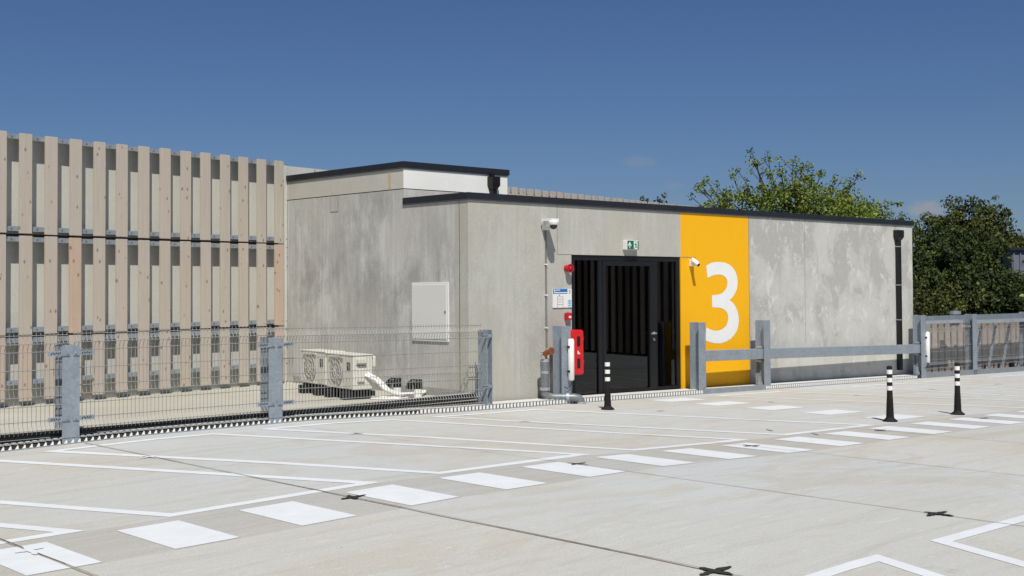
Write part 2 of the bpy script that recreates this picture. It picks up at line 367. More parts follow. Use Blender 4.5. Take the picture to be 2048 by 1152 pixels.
# ------------------------------------------------------------------ ground, parking deck
b = MB(); b.sheet([(-2500, -2500, -9), (2500, -2500, -9), (2500, 2500, -9), (-2500, 2500, -9)]); b.build('ground', TERR, kind='structure')
JX = [-4.62, -1.96, .70, 3.353, 5.985, 8.61, 11.37, 14.03, 16.74, 19.27, 21.85, 24.45, 27.05]
def deck():
    me = bpy.data.meshes.new('parking_deck'); bm = bmesh.new(); lay = bm.loops.layers.float_color.new('slab')
    xs = sorted(set([-9.0, 34.0] + JX + [x for x in NU if -9 < x < 34])); ysl = [-9, -6.2, -2.6, 1.1, 4.73, 8.46, 12.06, 14.25]
    rnd = random.Random(5); tone = {}
    for i in range(len(xs) - 1):
        xm = (xs[i] + xs[i + 1]) / 2; col = sum(1 for j in JX if j < xm)
        for j in range(len(ysl) - 1):
            key = (col, j)
            if key not in tone:
                t = rnd.uniform(.98, 1.03); wv = {3: .012, 4: .012, 5: -.006, 6: .0, 7: .016, 8: -.008}.get(col, rnd.uniform(-.012, .012)) + rnd.uniform(-.006, .006)
                if j >= 5: wv = {4: .006, 5: .0, 6: .016, 7: .014, 8: .012}.get(col, .006)
                tone[key] = (t + wv, t, t - wv * 1.6, 1)
            vs = [bm.verts.new((x, y, H(x))) for x, y in ((xs[i], ysl[j]), (xs[i + 1], ysl[j]), (xs[i + 1], ysl[j + 1]), (xs[i], ysl[j + 1]))]
            f = bm.faces.new(vs)
            for l in f.loops: l[lay] = tone[key]
    bmesh.ops.remove_doubles(bm, verts=bm.verts, dist=.0005)
    bm.to_mesh(me); bm.free(); me.materials.append(DECK)
    o = bpy.data.objects.new('parking_deck', me); COL.objects.link(o); o['kind'] = 'structure'; return o
DK = deck()
b = MB(); b.box(-9, 34, -9, 13.6, -1.2, -.72); b.build('deck_slab_edge', DECK, parent=DK)

def strip(mb, p, q, wd, z=.004, ext=0):
    """ribbon from p to q draped on the deck"""
    P = Vector((p[0], p[1])); Q = Vector((q[0], q[1])); d = (Q - P).normalized(); P = P - d * ext; Q = Q + d * ext; n = Vector((-d.y, d.x)) * wd / 2
    ts = [0, 1]
    for x in NU:
        if abs(Q.x - P.x) > 1e-6:
            t = (x - P.x) / (Q.x - P.x)
            if 0 < t < 1: ts.append(t)
    ts = sorted(ts); vs = []
    for t in ts:
        c = P + (Q - P) * t
        for s_ in (-1, 1):
            a = c + n * s_; vs.append((a.x, a.y, H(c.x) + z))
    mb.add(vs, [(2 * i, 2 * i + 2, 2 * i + 3, 2 * i + 1) for i in range(len(ts) - 1)])
# slab joints (wobbly thin lines), light shoulder and dark groove
rj = random.Random(3)
for x in JX[3:]:
    wide = {5.985: .021, 3.353: .021}.get(x, .008)
    m = MB(); y = .5; px = x
    while y < 13.62:
        ny = min(13.62, y + rj.uniform(.25, .7)); nx = x + rj.uniform(-.006, .006)
        strip(m, (px, y), (nx, ny), wide * rj.uniform(.75, 1.15) * (.5 if y > 8.9 else 1), .004); px, y = nx, ny
    m.build('slab_joint', JOINTL if wide > .02 else JOINT, parent=DK, recalc=False)
    if wide > .02:
        m = MB(); y = .5; px = x
        while y < 13.62:
            ny = min(13.62, y + rj.uniform(.3, .8)); nx = x + .008 + rj.uniform(-.004, .004)
            strip(m, (px, y), (nx, ny), rj.uniform(.004, .010), .0075); px, y = nx, ny
        m.build('joint_gap', JOINT, parent=DK, recalc=False)
# bitumen crosses at the slab corners
def cross(x, y, s=.14, zz=.008, mat=BITUM, wd=.026):
    m = MB()
    for ang in (R(rj.uniform(-12, 10)), R(90 + rj.uniform(-14, 12))):
        La, Lb = s * rj.uniform(.6, 1.15), s * rj.uniform(.6, 1.15); top = []; bot = []
        for i in range(13):
            t = -1 + i / 6; k = .35 + .65 * (1 - abs(t)) ** .6
            top.append((t * (La if t < 0 else Lb), wd * k * rj.uniform(.6, 1.4))); bot.append((t * (La if t < 0 else Lb), -wd * k * rj.uniform(.6, 1.4)))
        pts = []
        for px, py in top + bot[::-1]:
            c, sn = math.cos(ang), math.sin(ang); X = x + px * c - py * sn; Y = y + px * sn + py * c; pts.append((X, Y, H(X) + zz))
        m.sheet(pts); zz += .0012
    m.build('sealant_patch', mat, parent=DK, recalc=False)
for x in JX[4:]:
    for y in (4.73, 8.46, 12.06):
        if (x, y) in [(5.985, 12.06), (11.37, 12.06)]: continue
        if y > 9: cross(x, y, .10, wd=.010)
        else: cross(x, y, .15 if y < 8 else .13, wd=.030 if x < 8 or y < 8 else .018)
cross(3.353, 8.512, .16, .0085, PAINT); cross(5.95, 11.97, .12, .0085, PAINT, .02); cross(11.37, 12.12, .10, .0085, PAINT, .02)
for sx, sy in ((12.99, 9.36), (13.03, 8.72)):
    m = MB(); strip(m, (sx - .06, sy - .07), (sx + .03, sy + .09), .02, .006); m.build('sealant_patch', BITUM, parent=DK, recalc=False)

# pedestrian crossing stripes
for i in range(-1, 19):
    x0 = 3.06 + 1.009 * i; m = MB(); strip(m, (x0, 8.257), (x0 + .494, 8.257), .902, .003); m.build('crossing_stripe', PAINT, parent=DK, recalc=False)
for k in range(5):
    yc = [13.30, 12.37, 11.365, 10.365, 9.355][k]; m = MB(); strip(m, (15.47, yc), (16.35, yc), .49, .003); m.build('crossing_stripe', PAINT, parent=DK, recalc=False)
# parking bay outlines
def outline(pts, wd=.125, closed=True, z=.003):
    """mitred closed outline draped on the deck, subdivided at the deck creases"""
    P = [Vector(p) for p in pts]; n = len(P); m = MB(); inn = []; out = []
    for i in range(n):
        a, c, e = P[i - 1], P[i], P[(i + 1) % n]; d1 = (c - a).normalized(); d2 = (e - c).normalized(); n1 = Vector((-d1.y, d1.x)); n2 = Vector((-d2.y, d2.x)); bs = (n1 + n2).normalized(); k = min(6, 1 / max(.15, bs.dot(n1)))
        inn.append(c + bs * k * wd / 2); out.append(c - bs * k * wd / 2)
    for i in range(n):
        j = (i + 1) % n; ts = {0.0, 1.0}
        for x in NU:
            dx = P[j].x - P[i].x
            if abs(dx) > 1e-6 and 0 < (x - P[i].x) / dx < 1: ts.add((x - P[i].x) / dx)
        ts = sorted(ts); vs = []
        for t in ts:
            for A in (inn, out):
                q = A[i] + (A[j] - A[i]) * t; vs.append((q.x, q.y, H(q.x) + z))
        m.add(vs, [(2 * k, 2 * k + 2, 2 * k + 3, 2 * k + 1) for k in range(len(ts) - 1)])
    m.build('bay_outline', PAINT, parent=DK, recalc=False)
YT, YB = 13.27, 8.94
for x0 in (.11, 2.79, 5.47, 8.12, 10.86): outline([(x0, YT + (.1 if x0 > 10 else 0)), (x0 + 1.83, YB), (x0 + 3.71, YB), (x0 + 1.93, YT + (.14 if x0 > 10 else 0))])
outline([(2.79 - 5.36, YT), (2.79 - 3.53, YB), (2.79 - 1.65, YB), (2.79 - 3.43, YT)])
outline([(17.22, 13.47), (19.0, 8.92), (20.75, 8.92), (18.95, 13.45)], .115)
outline([(21.38, 13.5), (21.5, 8.9), (23.3, 8.9), (23.25, 13.36)], .115)
outline([(24.05, 13.45), (24.2, 8.9), (26.05, 8.9), (25.95, 13.42)], .115)
outline([(26.75, 13.4), (26.9, 8.9), (28.75, 8.9), (28.6, 13.38)], .115)
outline([(7.72, 4.21), (6.08, .2), (7.95, .2), (9.62, 4.21)], .12)
outline([(10.42, 4.21), (8.78, .2), (10.65, .2), (12.32, 4.21)], .12)
outline([(6.96, 4.22), (5.04, 4.22), (3.4, .2), (5.3, .2)][::-1], .12)

# service deck behind the fence with black upstand
m = MB(); m.sheet([(-12, 13.93, .05), (12.24, 14.0, .05), (12.19, 21.4, .05), (-12, 21.4, .05)]); sd = m.build('service_deck', SDECK, kind='structure')
KL = [(-12, 13.50), (4, 13.755), (8.5, 13.855), (12.0, 14.115), (12.235, 14.135)]
def kerb(name, mat, o0, o1, z0, z1):
    m = MB(); n = len(KL); vs = []
    for x, y in KL: vs += [(x, y + o0, z0), (x, y + o1, z0), (x, y + o1, z1), (x, y + o0, z1)]
    fs = [(0, 1, 2, 3), tuple(4 * (n - 1) + k for k in (3, 2, 1, 0))]
    for i in range(n - 1):
        for k in range(4): fs.append((4 * i + k, 4 * i + (k + 1) % 4, 4 * i + 4 + (k + 1) % 4, 4 * i + 4 + k))
    m.add(vs, fs); return m.build(name, mat, parent=sd)
kerb('deck_kerb', SDECK, .02, .13, -.2, .14); kerb('kerb_membrane', DARKMEM, .0, .0185, -.15, .137)

# ------------------------------------------------------------------ slotted drainage channel along the facade
GX = [(-10, .0)]; 
dr = thing('drainage_channel', (12, 13.8, -.1), 'steel drainage channel with slotted grating along the foot of the fence and facade', 'drain channel')
def gh(u): return H(5.8 + u * math.cos(GA))
def depth(u):
    X = 5.8 + u
    return .10 if X < 8.5 else (.10 + (X - 8.5) / 3.5 * .19 if X < 12.0 else (.29 if X < 12.2 else .40))
m = MB(GG); mv = MB(GG)
u = -9.0
brk = [gu(x) for x in (13.99, 17.45, 19.2, 24.95)]
while u < gu(24.9):
    X = 5.8 + u; step = .078 if X < 10.9 else .07; z = gh(u); d = depth(u); wb = step * .58
    if X > 10.9:
        m.hexa([(u, -.004, z + .01), (u + wb, -.004, z + .01), (u + wb, .014, z + .01), (u, .014, z + .01), (u, -.004, z + .07), (u + wb, -.004, z + .07), (u + wb, .014, z + .07), (u, .014, z + .07)])
    else:
        m.hexa([(u, -.006, z + .002), (u + wb, -.006, z + .002), (u + wb, .012, z + .002), (u, .012, z + .002), (u + wb * .7, .0, z + .05), (u + wb * .9, .0, z + .05), (u + wb * .9, .012, z + .05), (u + wb * .7, .012, z + .05)])
    m.box(u, u + wb, .016, d, z + .058, z + .074)
    u += step
m.build('grating', GRATE, parent=dr)
for x0, x1 in [(-3.2, 1.88), (1.88, 4.255), (4.255, 6.63), (6.63, 9.004), (9.004, 11.379), (11.379, 12.2), (12.2, 14.942), (14.942, 20.285), (20.285, 24.95)]:
    a, c = gu(x0), gu(x1); d = min(depth(a + .01), depth(c - .01))
    za, zc = H(x0), H(x1)
    mv.hexa([(a, .006, za - .05), (c, .006, zc - .05), (c, d + .02, zc - .05), (a, d + .02, za - .05), (a, .006, za + .045), (c, .006, zc + .045), (c, d + .02, zc + .045), (a, d + .02, za + .045)])
    for (y0, y1, z0, z1) in ((-.008, .005, -.002, .012), (-.004, .018, .0705, .0775)):
        m2 = MB(GG)
mv.build('channel_body', plain('channel_shade', srgb(56, 54, 50), .8, 0), parent=dr)  # solid body coloured dark to stand in for the shaded void between bars
m = MB(GG)
for x0, x1 in [(-3.2, 1.88), (1.88, 4.255), (4.255, 6.63), (6.63, 9.004), (9.004, 11.379), (11.379, 14.942), (14.942, 20.285), (20.285, 24.95)]:
    a, c = gu(x0), gu(x1); za, zc = H(x0), H(x1)
    for (y0, y1, z0, z1) in ((-.012, -.007, .0, .014), (-.006, .0155, .0735, .079)):
        m.hexa([(a, y0, za + z0), (c, y0, zc + z0), (c, y1, zc + z0), (a, y1, za + z0), (a, y0, za + z1), (c, y0, zc + z1), (c, y1, zc + z1), (a, y1, za + z1)])
m.build('channel_lip', GALV, parent=dr)

# ------------------------------------------------------------------ concrete building
bl = thing('concrete_building', FF((6, 2, -.2)), 'low grey concrete building with black roof edge, yellow panel and black glass door', 'building')
ZT = 3.055; U1 = 13.18; UD0, UD1 = 2.235, 5.04; UY = 7.08; DB, DT = -.20, 2.245
TH = .3
m = MB(FF); m.box(0, UD0, 0, TH, -.8, ZT); m.build('wall', CW, parent=bl)
m = MB(FF); m.box(UD0, UD1, 0, TH, DT, ZT); m.build('lintel_wall', CW, parent=bl)
m = MB(FF); m.box(UD1, UY, .0, TH, -.8, ZT); m.build('painted_wall_panel', YEL, parent=bl, label='yellow painted wall panel with white number 3')
m = MB(FF); m.box(UY, U1, 0, TH, -.8, ZT); m.build('stained_wall', CP, parent=bl, label='whitish stained concrete wall right of the yellow panel')
m = MB(FF); m.box(U1 - TH, U1, TH, 5.4, -.8, ZT); m.box(0, U1, 5.4, 5.4 + TH, -.8, ZT); m.build('rear_wall', CW, parent=bl)
m = MB(FF); m.box(0, TH, TH, 5.1, -.8, 3.04); m.build('side_wall', CS, parent=bl)
m = MB(FF); m.box(.012, U1 - .012, .012, 5.38, ZT + .001, ZT + .04); m.build('roof', plain('roof_membrane', srgb(120, 120, 118), .9), parent=bl)
# dark coping: fascia bars
m = MB(FF)
m.box(-.03, U1 + .03, -.035, .16, 3.06, 3.155); m.box(-.03, .16, .161, 1.552, 3.06, 3.155); m.box(U1 - .16, U1 + .03, .161, 5.4, 3.06, 3.155)
m.build('roof_coping', COPING, parent=bl, bevel=.004)
m = MB(FF); m.box(-.018, U1 + .012, -.02, -.001, 3.035, 3.059); m.box(-.018, -.001, -.001, 1.552, 3.035, 3.059); m.build('drip_strip', plain('drip_strip_zinc', srgb(120, 120, 118), .6, .2), parent=bl)
# upper volume
V0, V1, UU = 1.555, 5.02, 2.27
m = MB(FF); m.box(-.006, UU, V0, V1, 3.312, 3.65); m.build('upper_wall', CU, parent=bl, label='pale concrete upper wall band below the higher roof edge')
m = MB(FF); m.box(.05, UU - .01, V0 + .004, V1, 3.05, 3.3); m.box(.0, .05, V0 + .004, V1, 3.04, 3.3); m.build('upper_wall_base', CS, parent=bl)
m = MB(FF); m.box(-.0055, UU - .0005, V0 - .003, V0 - .0002, 3.313, 3.649); m.build('upper_front_wall', CUF, parent=bl)
m = MB(FF); m.box(.006, UU - .02, V0 + .012, V1, 3.3005, 3.3115); m.build('wall_joint', INK, parent=bl)
m = MB(FF); m.box(-.035, UU + .03, V0 - .03, V0 + .15, 3.652, 3.745); m.box(-.035, .15, V0 + .151, V1 + .1, 3.652, 3.745); m.box(UU - .15, UU + .03, V0 + .151, V1, 3.652, 3.745); m.build('upper_roof_coping', COPING, parent=bl, bevel=.004)
m = MB(FF); m.box(-.02, UU + .01, V0 - .016, V0 - .001, 3.628, 3.651); m.box(-.022, -.007, V0 - .001, V1, 3.628, 3.651); m.build('drip_strip', plain('drip_strip_zinc2', srgb(120, 120, 118), .6, .2), parent=bl)
m = MB(FF); m.box(.0, UU - .1, V0 + .2, V1, 3.64, 3.68); m.build('upper_roof', plain('roof_membrane2', srgb(120, 120, 118), .9), parent=bl)
# panel joints and cast marks on walls
JG = plain('joint_grey', srgb(140, 136, 124), .8)
for q in ((1.905, 1.917, -.0025, .01, DT, 3.04), (1.92, 2.23, -.0025, .01, DT - .004, DT + .006), (UY - .012, UY + .004, -.003, .01, -.1, 3.04), (8.94, 8.948, -.002, .01, .6, 3.04), (UD1 + .02, UD1 + .42, -.004, .01, 2.236, 2.246)):
    m = MB(FF); m.box(*q); m.build('panel_joint', JG, parent=bl)
m = MB(FF); m.box(-.0025, .01, .196, .208, .0, 3.03); m.build('panel_joint', JOINT, parent=bl)
m = MB(FF); m.box(-.003, .01, 3.35, 3.36, 3.03, 3.28); m.box(-.003, .01, 3.36, 3.58, 3.02, 3.032); m.box(-.003, .01, 3.58, 3.588, 3.03, 3.29); m.build('cast_mark', plain('cast_mark_grey', srgb(120, 118, 110), .8), parent=bl)
m = MB(FF); m.box(-.0095, -.003, 2.0 - .12, 2.06 - .12, 3.33, 3.6); m.build('wall_stain', plain('rust_stain', srgb(186, 170, 132), .85, 0, .3, .15, 20), parent=bl)
m = MB(FF); m.box(-.02, .0, .21, 4.7, .03, .17); m.build('wall_skirting', plain('flashing_grey', srgb(146, 145, 140), .8), parent=bl)
# access hatch in the side wall
m = MB(FF); m.box(-.022, .0, .45, 1.335, .885, 1.80); ah = m.build('access_hatch', WHITEH, parent=bl, bevel=.004)
m = MB(FF); m.box(-.03, -.0225, .485, 1.30, .92, 1.765); m.build('hatch_door', plain('hatch_leaf', srgb(214, 214, 209), .5, 0, .4, .012, 3), parent=ah, bevel=.003)
m = MB(FF); m.box(-.036, -.0305, .50, .52, 1.32, 1.36); m.build('hatch_lock', BLACK, parent=ah)
# number 3
T3 = [(5.769, 2.096), (5.916, 2.148), (6.045, 2.165), (6.188, 2.168), (6.333, 2.155), (6.464, 2.121), (6.565, 2.067), (6.644, 1.993), (6.693, 1.908), (6.713, 1.819), (6.704, 1.721), (6.67, 1.64), (6.61, 1.564), (6.534, 1.5), (6.453, 1.459), (6.553, 1.413), (6.638, 1.34), (6.698, 1.25), (6.732, 1.16), (6.738, 1.07), (6.72, 0.981), (6.67, 0.885), (6.589, 0.807), (6.481, 0.737), (6.334, 0.691), (6.164, 0.664), (5.995, 0.673), (5.854, 0.699), (5.72, 0.738), (5.756, 0.97), (5.858, 0.933), (5.973, 0.907), (6.103, 0.901), (6.233, 0.926), (6.334, 0.975), (6.388, 1.038), (6.413, 1.11), (6.406, 1.182), (6.37, 1.239), (6.305, 1.284), (6.214, 1.314), (6.109, 1.325), (5.936, 1.331), (5.927, 1.556), (6.035, 1.557), (6.152, 1.568), (6.244, 1.594), (6.324, 1.642), (6.378, 1.706), (6.398, 1.779), (6.388, 1.835), (6.341, 1.888), (6.263, 1.922), (6.158, 1.934), (6.041, 1.929), (5.925, 1.906), (5.804, 1.871)]
cu = bpy.data.curves.new('number', 'CURVE'); cu.dimensions = '2D'; cu.fill_mode = 'BOTH'; sp = cu.splines.new('POLY'); sp.points.add(len(T3) - 1); sp.use_cyclic_u = True
for p_, (a_, c_) in zip(sp.points, T3): p_.co = (a_, c_, 0, 1)
tmp = bpy.data.objects.new('tmp', cu); COL.objects.link(tmp); dg = bpy.context.evaluated_depsgraph_get(); me3 = bpy.data.meshes.new_from_object(tmp.evaluated_get(dg))
bpy.data.objects.remove(tmp)
m = MB(FF); m.add([(v.co.x, -.003, v.co.y) for v in me3.vertices], [tuple(p.vertices) for p in me3.polygons]); m.build('number', NUMW, parent=bl, recalc=False, label='large white painted number 3')

# glass door
df = MB(FF)
ZB = -.165; F0, F1 = .02, .09
df.box(UD0 + .002, UD0 + .10, F0, F1, ZB, DT - .002); df.box(UD1 - .10, UD1 - .002, F0, F1, ZB, DT - .002)
df.box(UD0 + .10, UD1 - .10, F0, F1, DT - .085, DT - .002); df.box(UD0 + .10, UD1 - .10, F0, F1, ZB, ZB + .08)
df.box(2.90, 3.0, F0, F1, ZB + .08, DT - .085)
fo = df.build('door_frame', FRAME, parent=bl, bevel=.003)
m = MB(FF); m.box(UD0 + .1, 2.90, .05, .058, ZB + .08, DT - .085); m.build('side_light', GLASS, parent=bl)
dl = MB(FF); L0, L1 = 3.003, 4.36; E0, E1 = .012, .10; LZ = ZB + .015
dl.box(L0, L0 + .075, E0, E1, LZ, DT - .09); dl.box(L1 - .15, L1, E0, E1, LZ, DT - .09); dl.box(L0 + .075, L1 - .15, E0, E1, DT - .17, DT - .09); dl.box(L0 + .075, L1 - .15, E0, E1, LZ, LZ + .12)
leaf = dl.build('door_leaf', FRAME, parent=bl, bevel=.003)
m = MB(FF); m.box(L0 + .075, L1 - .15, .05, .058, LZ + .12, DT - .17); m.build('door_pane', GLASS, parent=leaf)
m = MB(FF); m.lathe((4.30, 0), .905, [(.024, -.004), (.026, -.001), (.026, .012)], 16, 'y'); m.tube([(4.30, .01, .905), (4.30, -.055, .905), (4.285, -.062, .905), (4.15, -.062, .905)], .0105, 8); m.lathe((4.30, 0), .80, [(.02, -.002), (.022, .002), (.022, .012)], 14, 'y'); m.box(4.292, 4.308, -.01, .012, .775, .805)
m.build('door_handle', GALVL, parent=leaf, smooth=True)
m = MB(FF); m.box(4.365, 4.41, F0, F1, ZB + .08, DT - .085); m.box(4.41, UD1 - .1, F0, F1, ZB + .081, ZB + .13); sl_ = m.build('side_panel_frame', FRAME, parent=bl, bevel=.003)
m = MB(FF); m.box(4.41, UD1 - .1, .05, .058, ZB + .13, DT - .085); m.build('side_light', GLASS, parent=bl)
m = MB(FF); m.box(3.0, 4.4, .105, .2, DT - .12, DT - .03); m.build('door_closer', BLACK, parent=bl)
m = MB(FF); m.box(UD0, UD1, -.005, .15, -.6, ZB - .002); m.build('door_sill', BLACK, parent=bl)
# room behind the door
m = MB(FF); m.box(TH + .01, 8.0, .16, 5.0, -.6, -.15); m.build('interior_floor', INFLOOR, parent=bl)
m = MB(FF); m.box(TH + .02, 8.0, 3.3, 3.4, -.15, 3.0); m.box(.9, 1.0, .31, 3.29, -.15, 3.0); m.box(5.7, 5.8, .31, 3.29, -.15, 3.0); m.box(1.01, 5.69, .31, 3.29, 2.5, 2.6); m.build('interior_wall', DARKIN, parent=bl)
m = MB(FF); m.prism([(4.545, .15, 2.14), (4.95, .15, 2.14), (4.955, .15, .80), (4.86, .15, 1.2), (4.70, .15, 1.6), (4.64, .15, 1.68)], (0, .02, 0)); m.build('pane_light_shape', plain('pane_light_grey', srgb(165, 163, 156), .8), parent=bl)  # no real panel: outline and grey imitate a pale light patch in the pane
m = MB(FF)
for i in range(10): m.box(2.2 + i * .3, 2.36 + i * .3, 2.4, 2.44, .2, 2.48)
m.build('mirrored_slat_bands', BANDS, parent=bl)  # added bars, imitating the faint slat reflection in the door glass

# rain hoppers and downpipes
def hopper(u0, w0, zt, pipe_b, d=.13, wd=.24):
    m = MB(FF); y = w0; q = .05
    m.hexa([(u0 + q, y - d + .03, zt - .22), (u0 + wd - q, y - d + .03, zt - .22), (u0 + wd - q, y - .003, zt - .22), (u0 + q, y - .003, zt - .22), (u0, y - d, zt - .15), (u0 + wd, y - d, zt - .15), (u0 + wd, y - .003, zt - .15), (u0, y - .003, zt - .15)])
    m.box(u0, u0 + wd, y - d, y - .003, zt - .149, zt)
    m.build('rain_hopper', BLACK, parent=bl, bevel=.004)
    m = MB(FF); c = u0 + wd / 2; m.box(c - .05, c + .05, y - .10, y - .008, pipe_b, zt - .221); return m.build('downpipe', BLACK, parent=bl, bevel=.008)
dp = hopper(12.365, 0.0, 2.93, -.13)
for z in (2.56, 1.72, .96): m = MB(FF); m.box(12.425, 12.545, -.106, -.004, z, z + .018); m.build('pipe_bracket', GALVL, parent=dp)
hopper(1.80, V0, 3.60, 3.10, .14, .18)
m = MB(FF); m.box(1.83, 1.91, V0 - .07, V0 - .004, 3.6, 3.65); m.build('outlet_spout', BLACK, parent=bl)

# ------------------------------------------------------------------ wall-mounted things
def wallbox(mb, u0, u1, z0, z1, d0, d1): return mb.box(u0, u1, -d1, -d0, z0, z1)
# dome camera
c1 = thing('security_camera', FF((1.66, -.15, 2.58)), 'white dome security camera on a box bracket, above the grey cable conduit', 'camera')
m = MB(FF); m.box(1.555, 1.70, -.055, -.002, 2.63, 2.79); m.build('wall_box', WHITEP, parent=c1, bevel=.01)
m = MB(FF); m.hexa([(1.58, -.055, 2.68), (1.66, -.055, 2.68), (1.66, -.056, 2.68), (1.58, -.056, 2.68), (1.58, -.055, 2.78), (1.66, -.055, 2.78), (1.60, -.27, 2.765), (1.52, -.27, 2.765)]); m.box(1.50, 1.67, -.28, -.0555, 2.762, 2.80); m.build('bracket_arm', WHITEP, parent=c1, bevel=.008)
m = MB(FF); m.lathe(1.555, -.27, [(.07, 2.762), (.085, 2.75), (.085, 2.715), (.076, 2.70), (.068, 2.695)], 20); m.build('camera_housing', WHITEP, parent=c1, smooth=True)
m = MB(FF); m.lathe(1.555, -.27, [(.060, 2.694), (.056, 2.665), (.041, 2.64), (.018, 2.63), (.002, 2.628)], 18); m.build('camera_dome', LOGO, parent=c1, smooth=True)
# bullet camera
c2 = thing('security_camera', FF((5.33, -.15, 2.1)), 'white bullet security camera on the yellow panel, pointing down', 'camera')
m = MB(FF); m.box(5.27, 5.37, -.07, -.002, 2.08, 2.20); m.build('wall_box', WHITEP, parent=c2, bevel=.01)
m = MB(FF); m.tube([(5.32, -.07, 2.15), (5.31, -.12, 2.15)], .025, 8); m.build('bracket_arm', WHITEP, parent=c2, smooth=True)
m = MB(FF); m.tube([(5.285, -.08, 2.18), (5.282, -.21, 2.10)], .038, 14); m.build("camera_body", WHITEP, parent=c2, smooth=True)
m = MB(FF); m.tube([(5.285, -.07, 2.215), (5.282, -.20, 2.14)], .026, 6); m.build("sun_shield", WHITEP, parent=c2)
m = MB(FF); m.tube([(5.282, -.21, 2.10), (5.2819, -.214, 2.0975)], .03, 14); m.build("camera_lens", INK, parent=c2)
# cable conduit
cd = thing('cable_conduit', FF((1.63, -.02, 1.0)), 'thin grey cable conduit running down the facade below the dome camera', 'conduit')
m = MB(FF); m.tube([(1.635, -.018, 2.62), (1.635, -.018, 1.02), (1.635, -.018, .2)], .014, 8); m.build('conduit_pipe', plain('conduit_grey', srgb(120, 120, 116), .6), parent=cd, smooth=True)
for z in (2.07, 1.58, 1.06, .6): m = MB(FF); m.box(1.612, 1.658, -.036, -.001, z, z + .02); m.build('conduit_clip', WHITEP, parent=cd)
# exit sign
ex = thing('exit_sign', FF((3.66, -.05, 2.32)), 'green and white emergency exit sign above the glass door', 'sign')
FX = lambda p: FF((3.4925 + (p[0] - 3.482) * .79, p[1], 2.352 + (p[2] - 2.347) * .97))
m = MB(FF); m.box(3.485, 3.79, -.105, -.002, 2.345, 2.508); m.build('sign_box', WHITEP, parent=ex, bevel=.006)
m = MB(FX); m.box(3.482, 3.848, -.107, -.1055, 2.347, 2.50); m.build('sign_face', GREEN, parent=ex)
m = MB(FX)
def pp(m, pts, y): m.sheet([(a, y, c) for a, c in pts])
pp(m, [(3.555, 2.482), (3.615, 2.415), (3.60, 2.398), (3.567, 2.435), (3.567, 2.362), (3.543, 2.362), (3.543, 2.435), (3.51, 2.398), (3.495, 2.415)], -.109)
pp(m, [(3.685, 2.352), (3.685, 2.492), (3.81, 2.492), (3.81, 2.352)], -.109)
m.build('arrow_symbol', WHITEP, parent=ex, recalc=False)
m = MB(FX)
for q in ([(3.745, 2.478), (3.760, 2.478), (3.764, 2.462), (3.752, 2.454), (3.741, 2.462)], [(3.735, 2.45), (3.765, 2.45), (3.765, 2.405), (3.74, 2.40)], [(3.735, 2.45), (3.74, 2.438), (3.70, 2.425), (3.697, 2.436)], [(3.765, 2.45), (3.79, 2.425), (3.784, 2.417), (3.762, 2.436)], [(3.745, 2.405), (3.765, 2.405), (3.80, 2.385), (3.792, 2.375), (3.757, 2.385)], [(3.74, 2.405), (3.752, 2.40), (3.73, 2.37), (3.69, 2.362), (3.69, 2.372), (3.722, 2.38)]): pp(m, q, -.111)
m.build('runner_symbol', GREEN, parent=ex, recalc=False)
# information sign
inf = thing('information_sign', FF((2.0, -.01, 1.38)), 'blue and white printed information board on the wall left of the door', 'sign')
m = MB(FF); m.box(1.79, 2.222, -.016, -.002, 1.385, 1.688); m.build('sign_board', WHITEP, parent=inf)
m = MB(FF); m.box(1.793, 2.12, -.0185, -.0165, 1.61, 1.686); m.build('header_band', BLUE, parent=inf)
m = MB(FF); m.box(2.124, 2.22, -.0185, -.0165, 1.387, 1.51); m.build('side_band', LBLUE, parent=inf)
m = MB(FF); m.lathe((1.825, 0), 1.662, [(.017, -.0205), (.017, -.0186)], 14, 'y'); m.box(1.855, 1.95, -.0205, -.0186, 1.662, 1.674); m.box(1.81, 2.11, -.0205, -.0186, 1.62, 1.635); m.build('header_lettering', WHITEP, parent=inf)
m = MB(FF)
for uu in (1.885, 2.015): m.box(uu, uu + .005, -.0185, -.0165, 1.39, 1.56)
for zz in (1.56, 1.52, 1.478, 1.435): m.box(1.885, 2.02, -.0185, -.0165, zz, zz + .004)
m.build('printed_diagram', plain('print_grey_a', srgb(110, 124, 140), .6), parent=inf); m = MB(FF)
m.box(1.92, 1.945, -.0185, -.0165, 1.58, 1.592); m.build('printed_heading', INK, parent=inf); m = MB(FF)
for zz in (1.495, 1.47, 1.445, 1.415): m.box(2.14, 2.19, -.0205, -.0186, zz, zz + .009)
m.build('printed_text', plain('print_grey', srgb(110, 124, 140), .6), parent=inf)
tc = bpy.data.curves.new('t', 'FONT'); tc.body = '3'; tc.size = .085; tmp = bpy.data.objects.new('tmp', tc); COL.objects.link(tmp); dg = bpy.context.evaluated_depsgraph_get(); mt = bpy.data.meshes.new_from_object(tmp.evaluated_get(dg)); bpy.data.objects.remove(tmp)
m = MB(FF); m.add([(2.15 + v.co.x, -.0185, 1.612 + v.co.y) for v in mt.vertices], [tuple(p.vertices) for p in mt.polygons]); m.build('printed_number', INK, parent=inf, recalc=False)
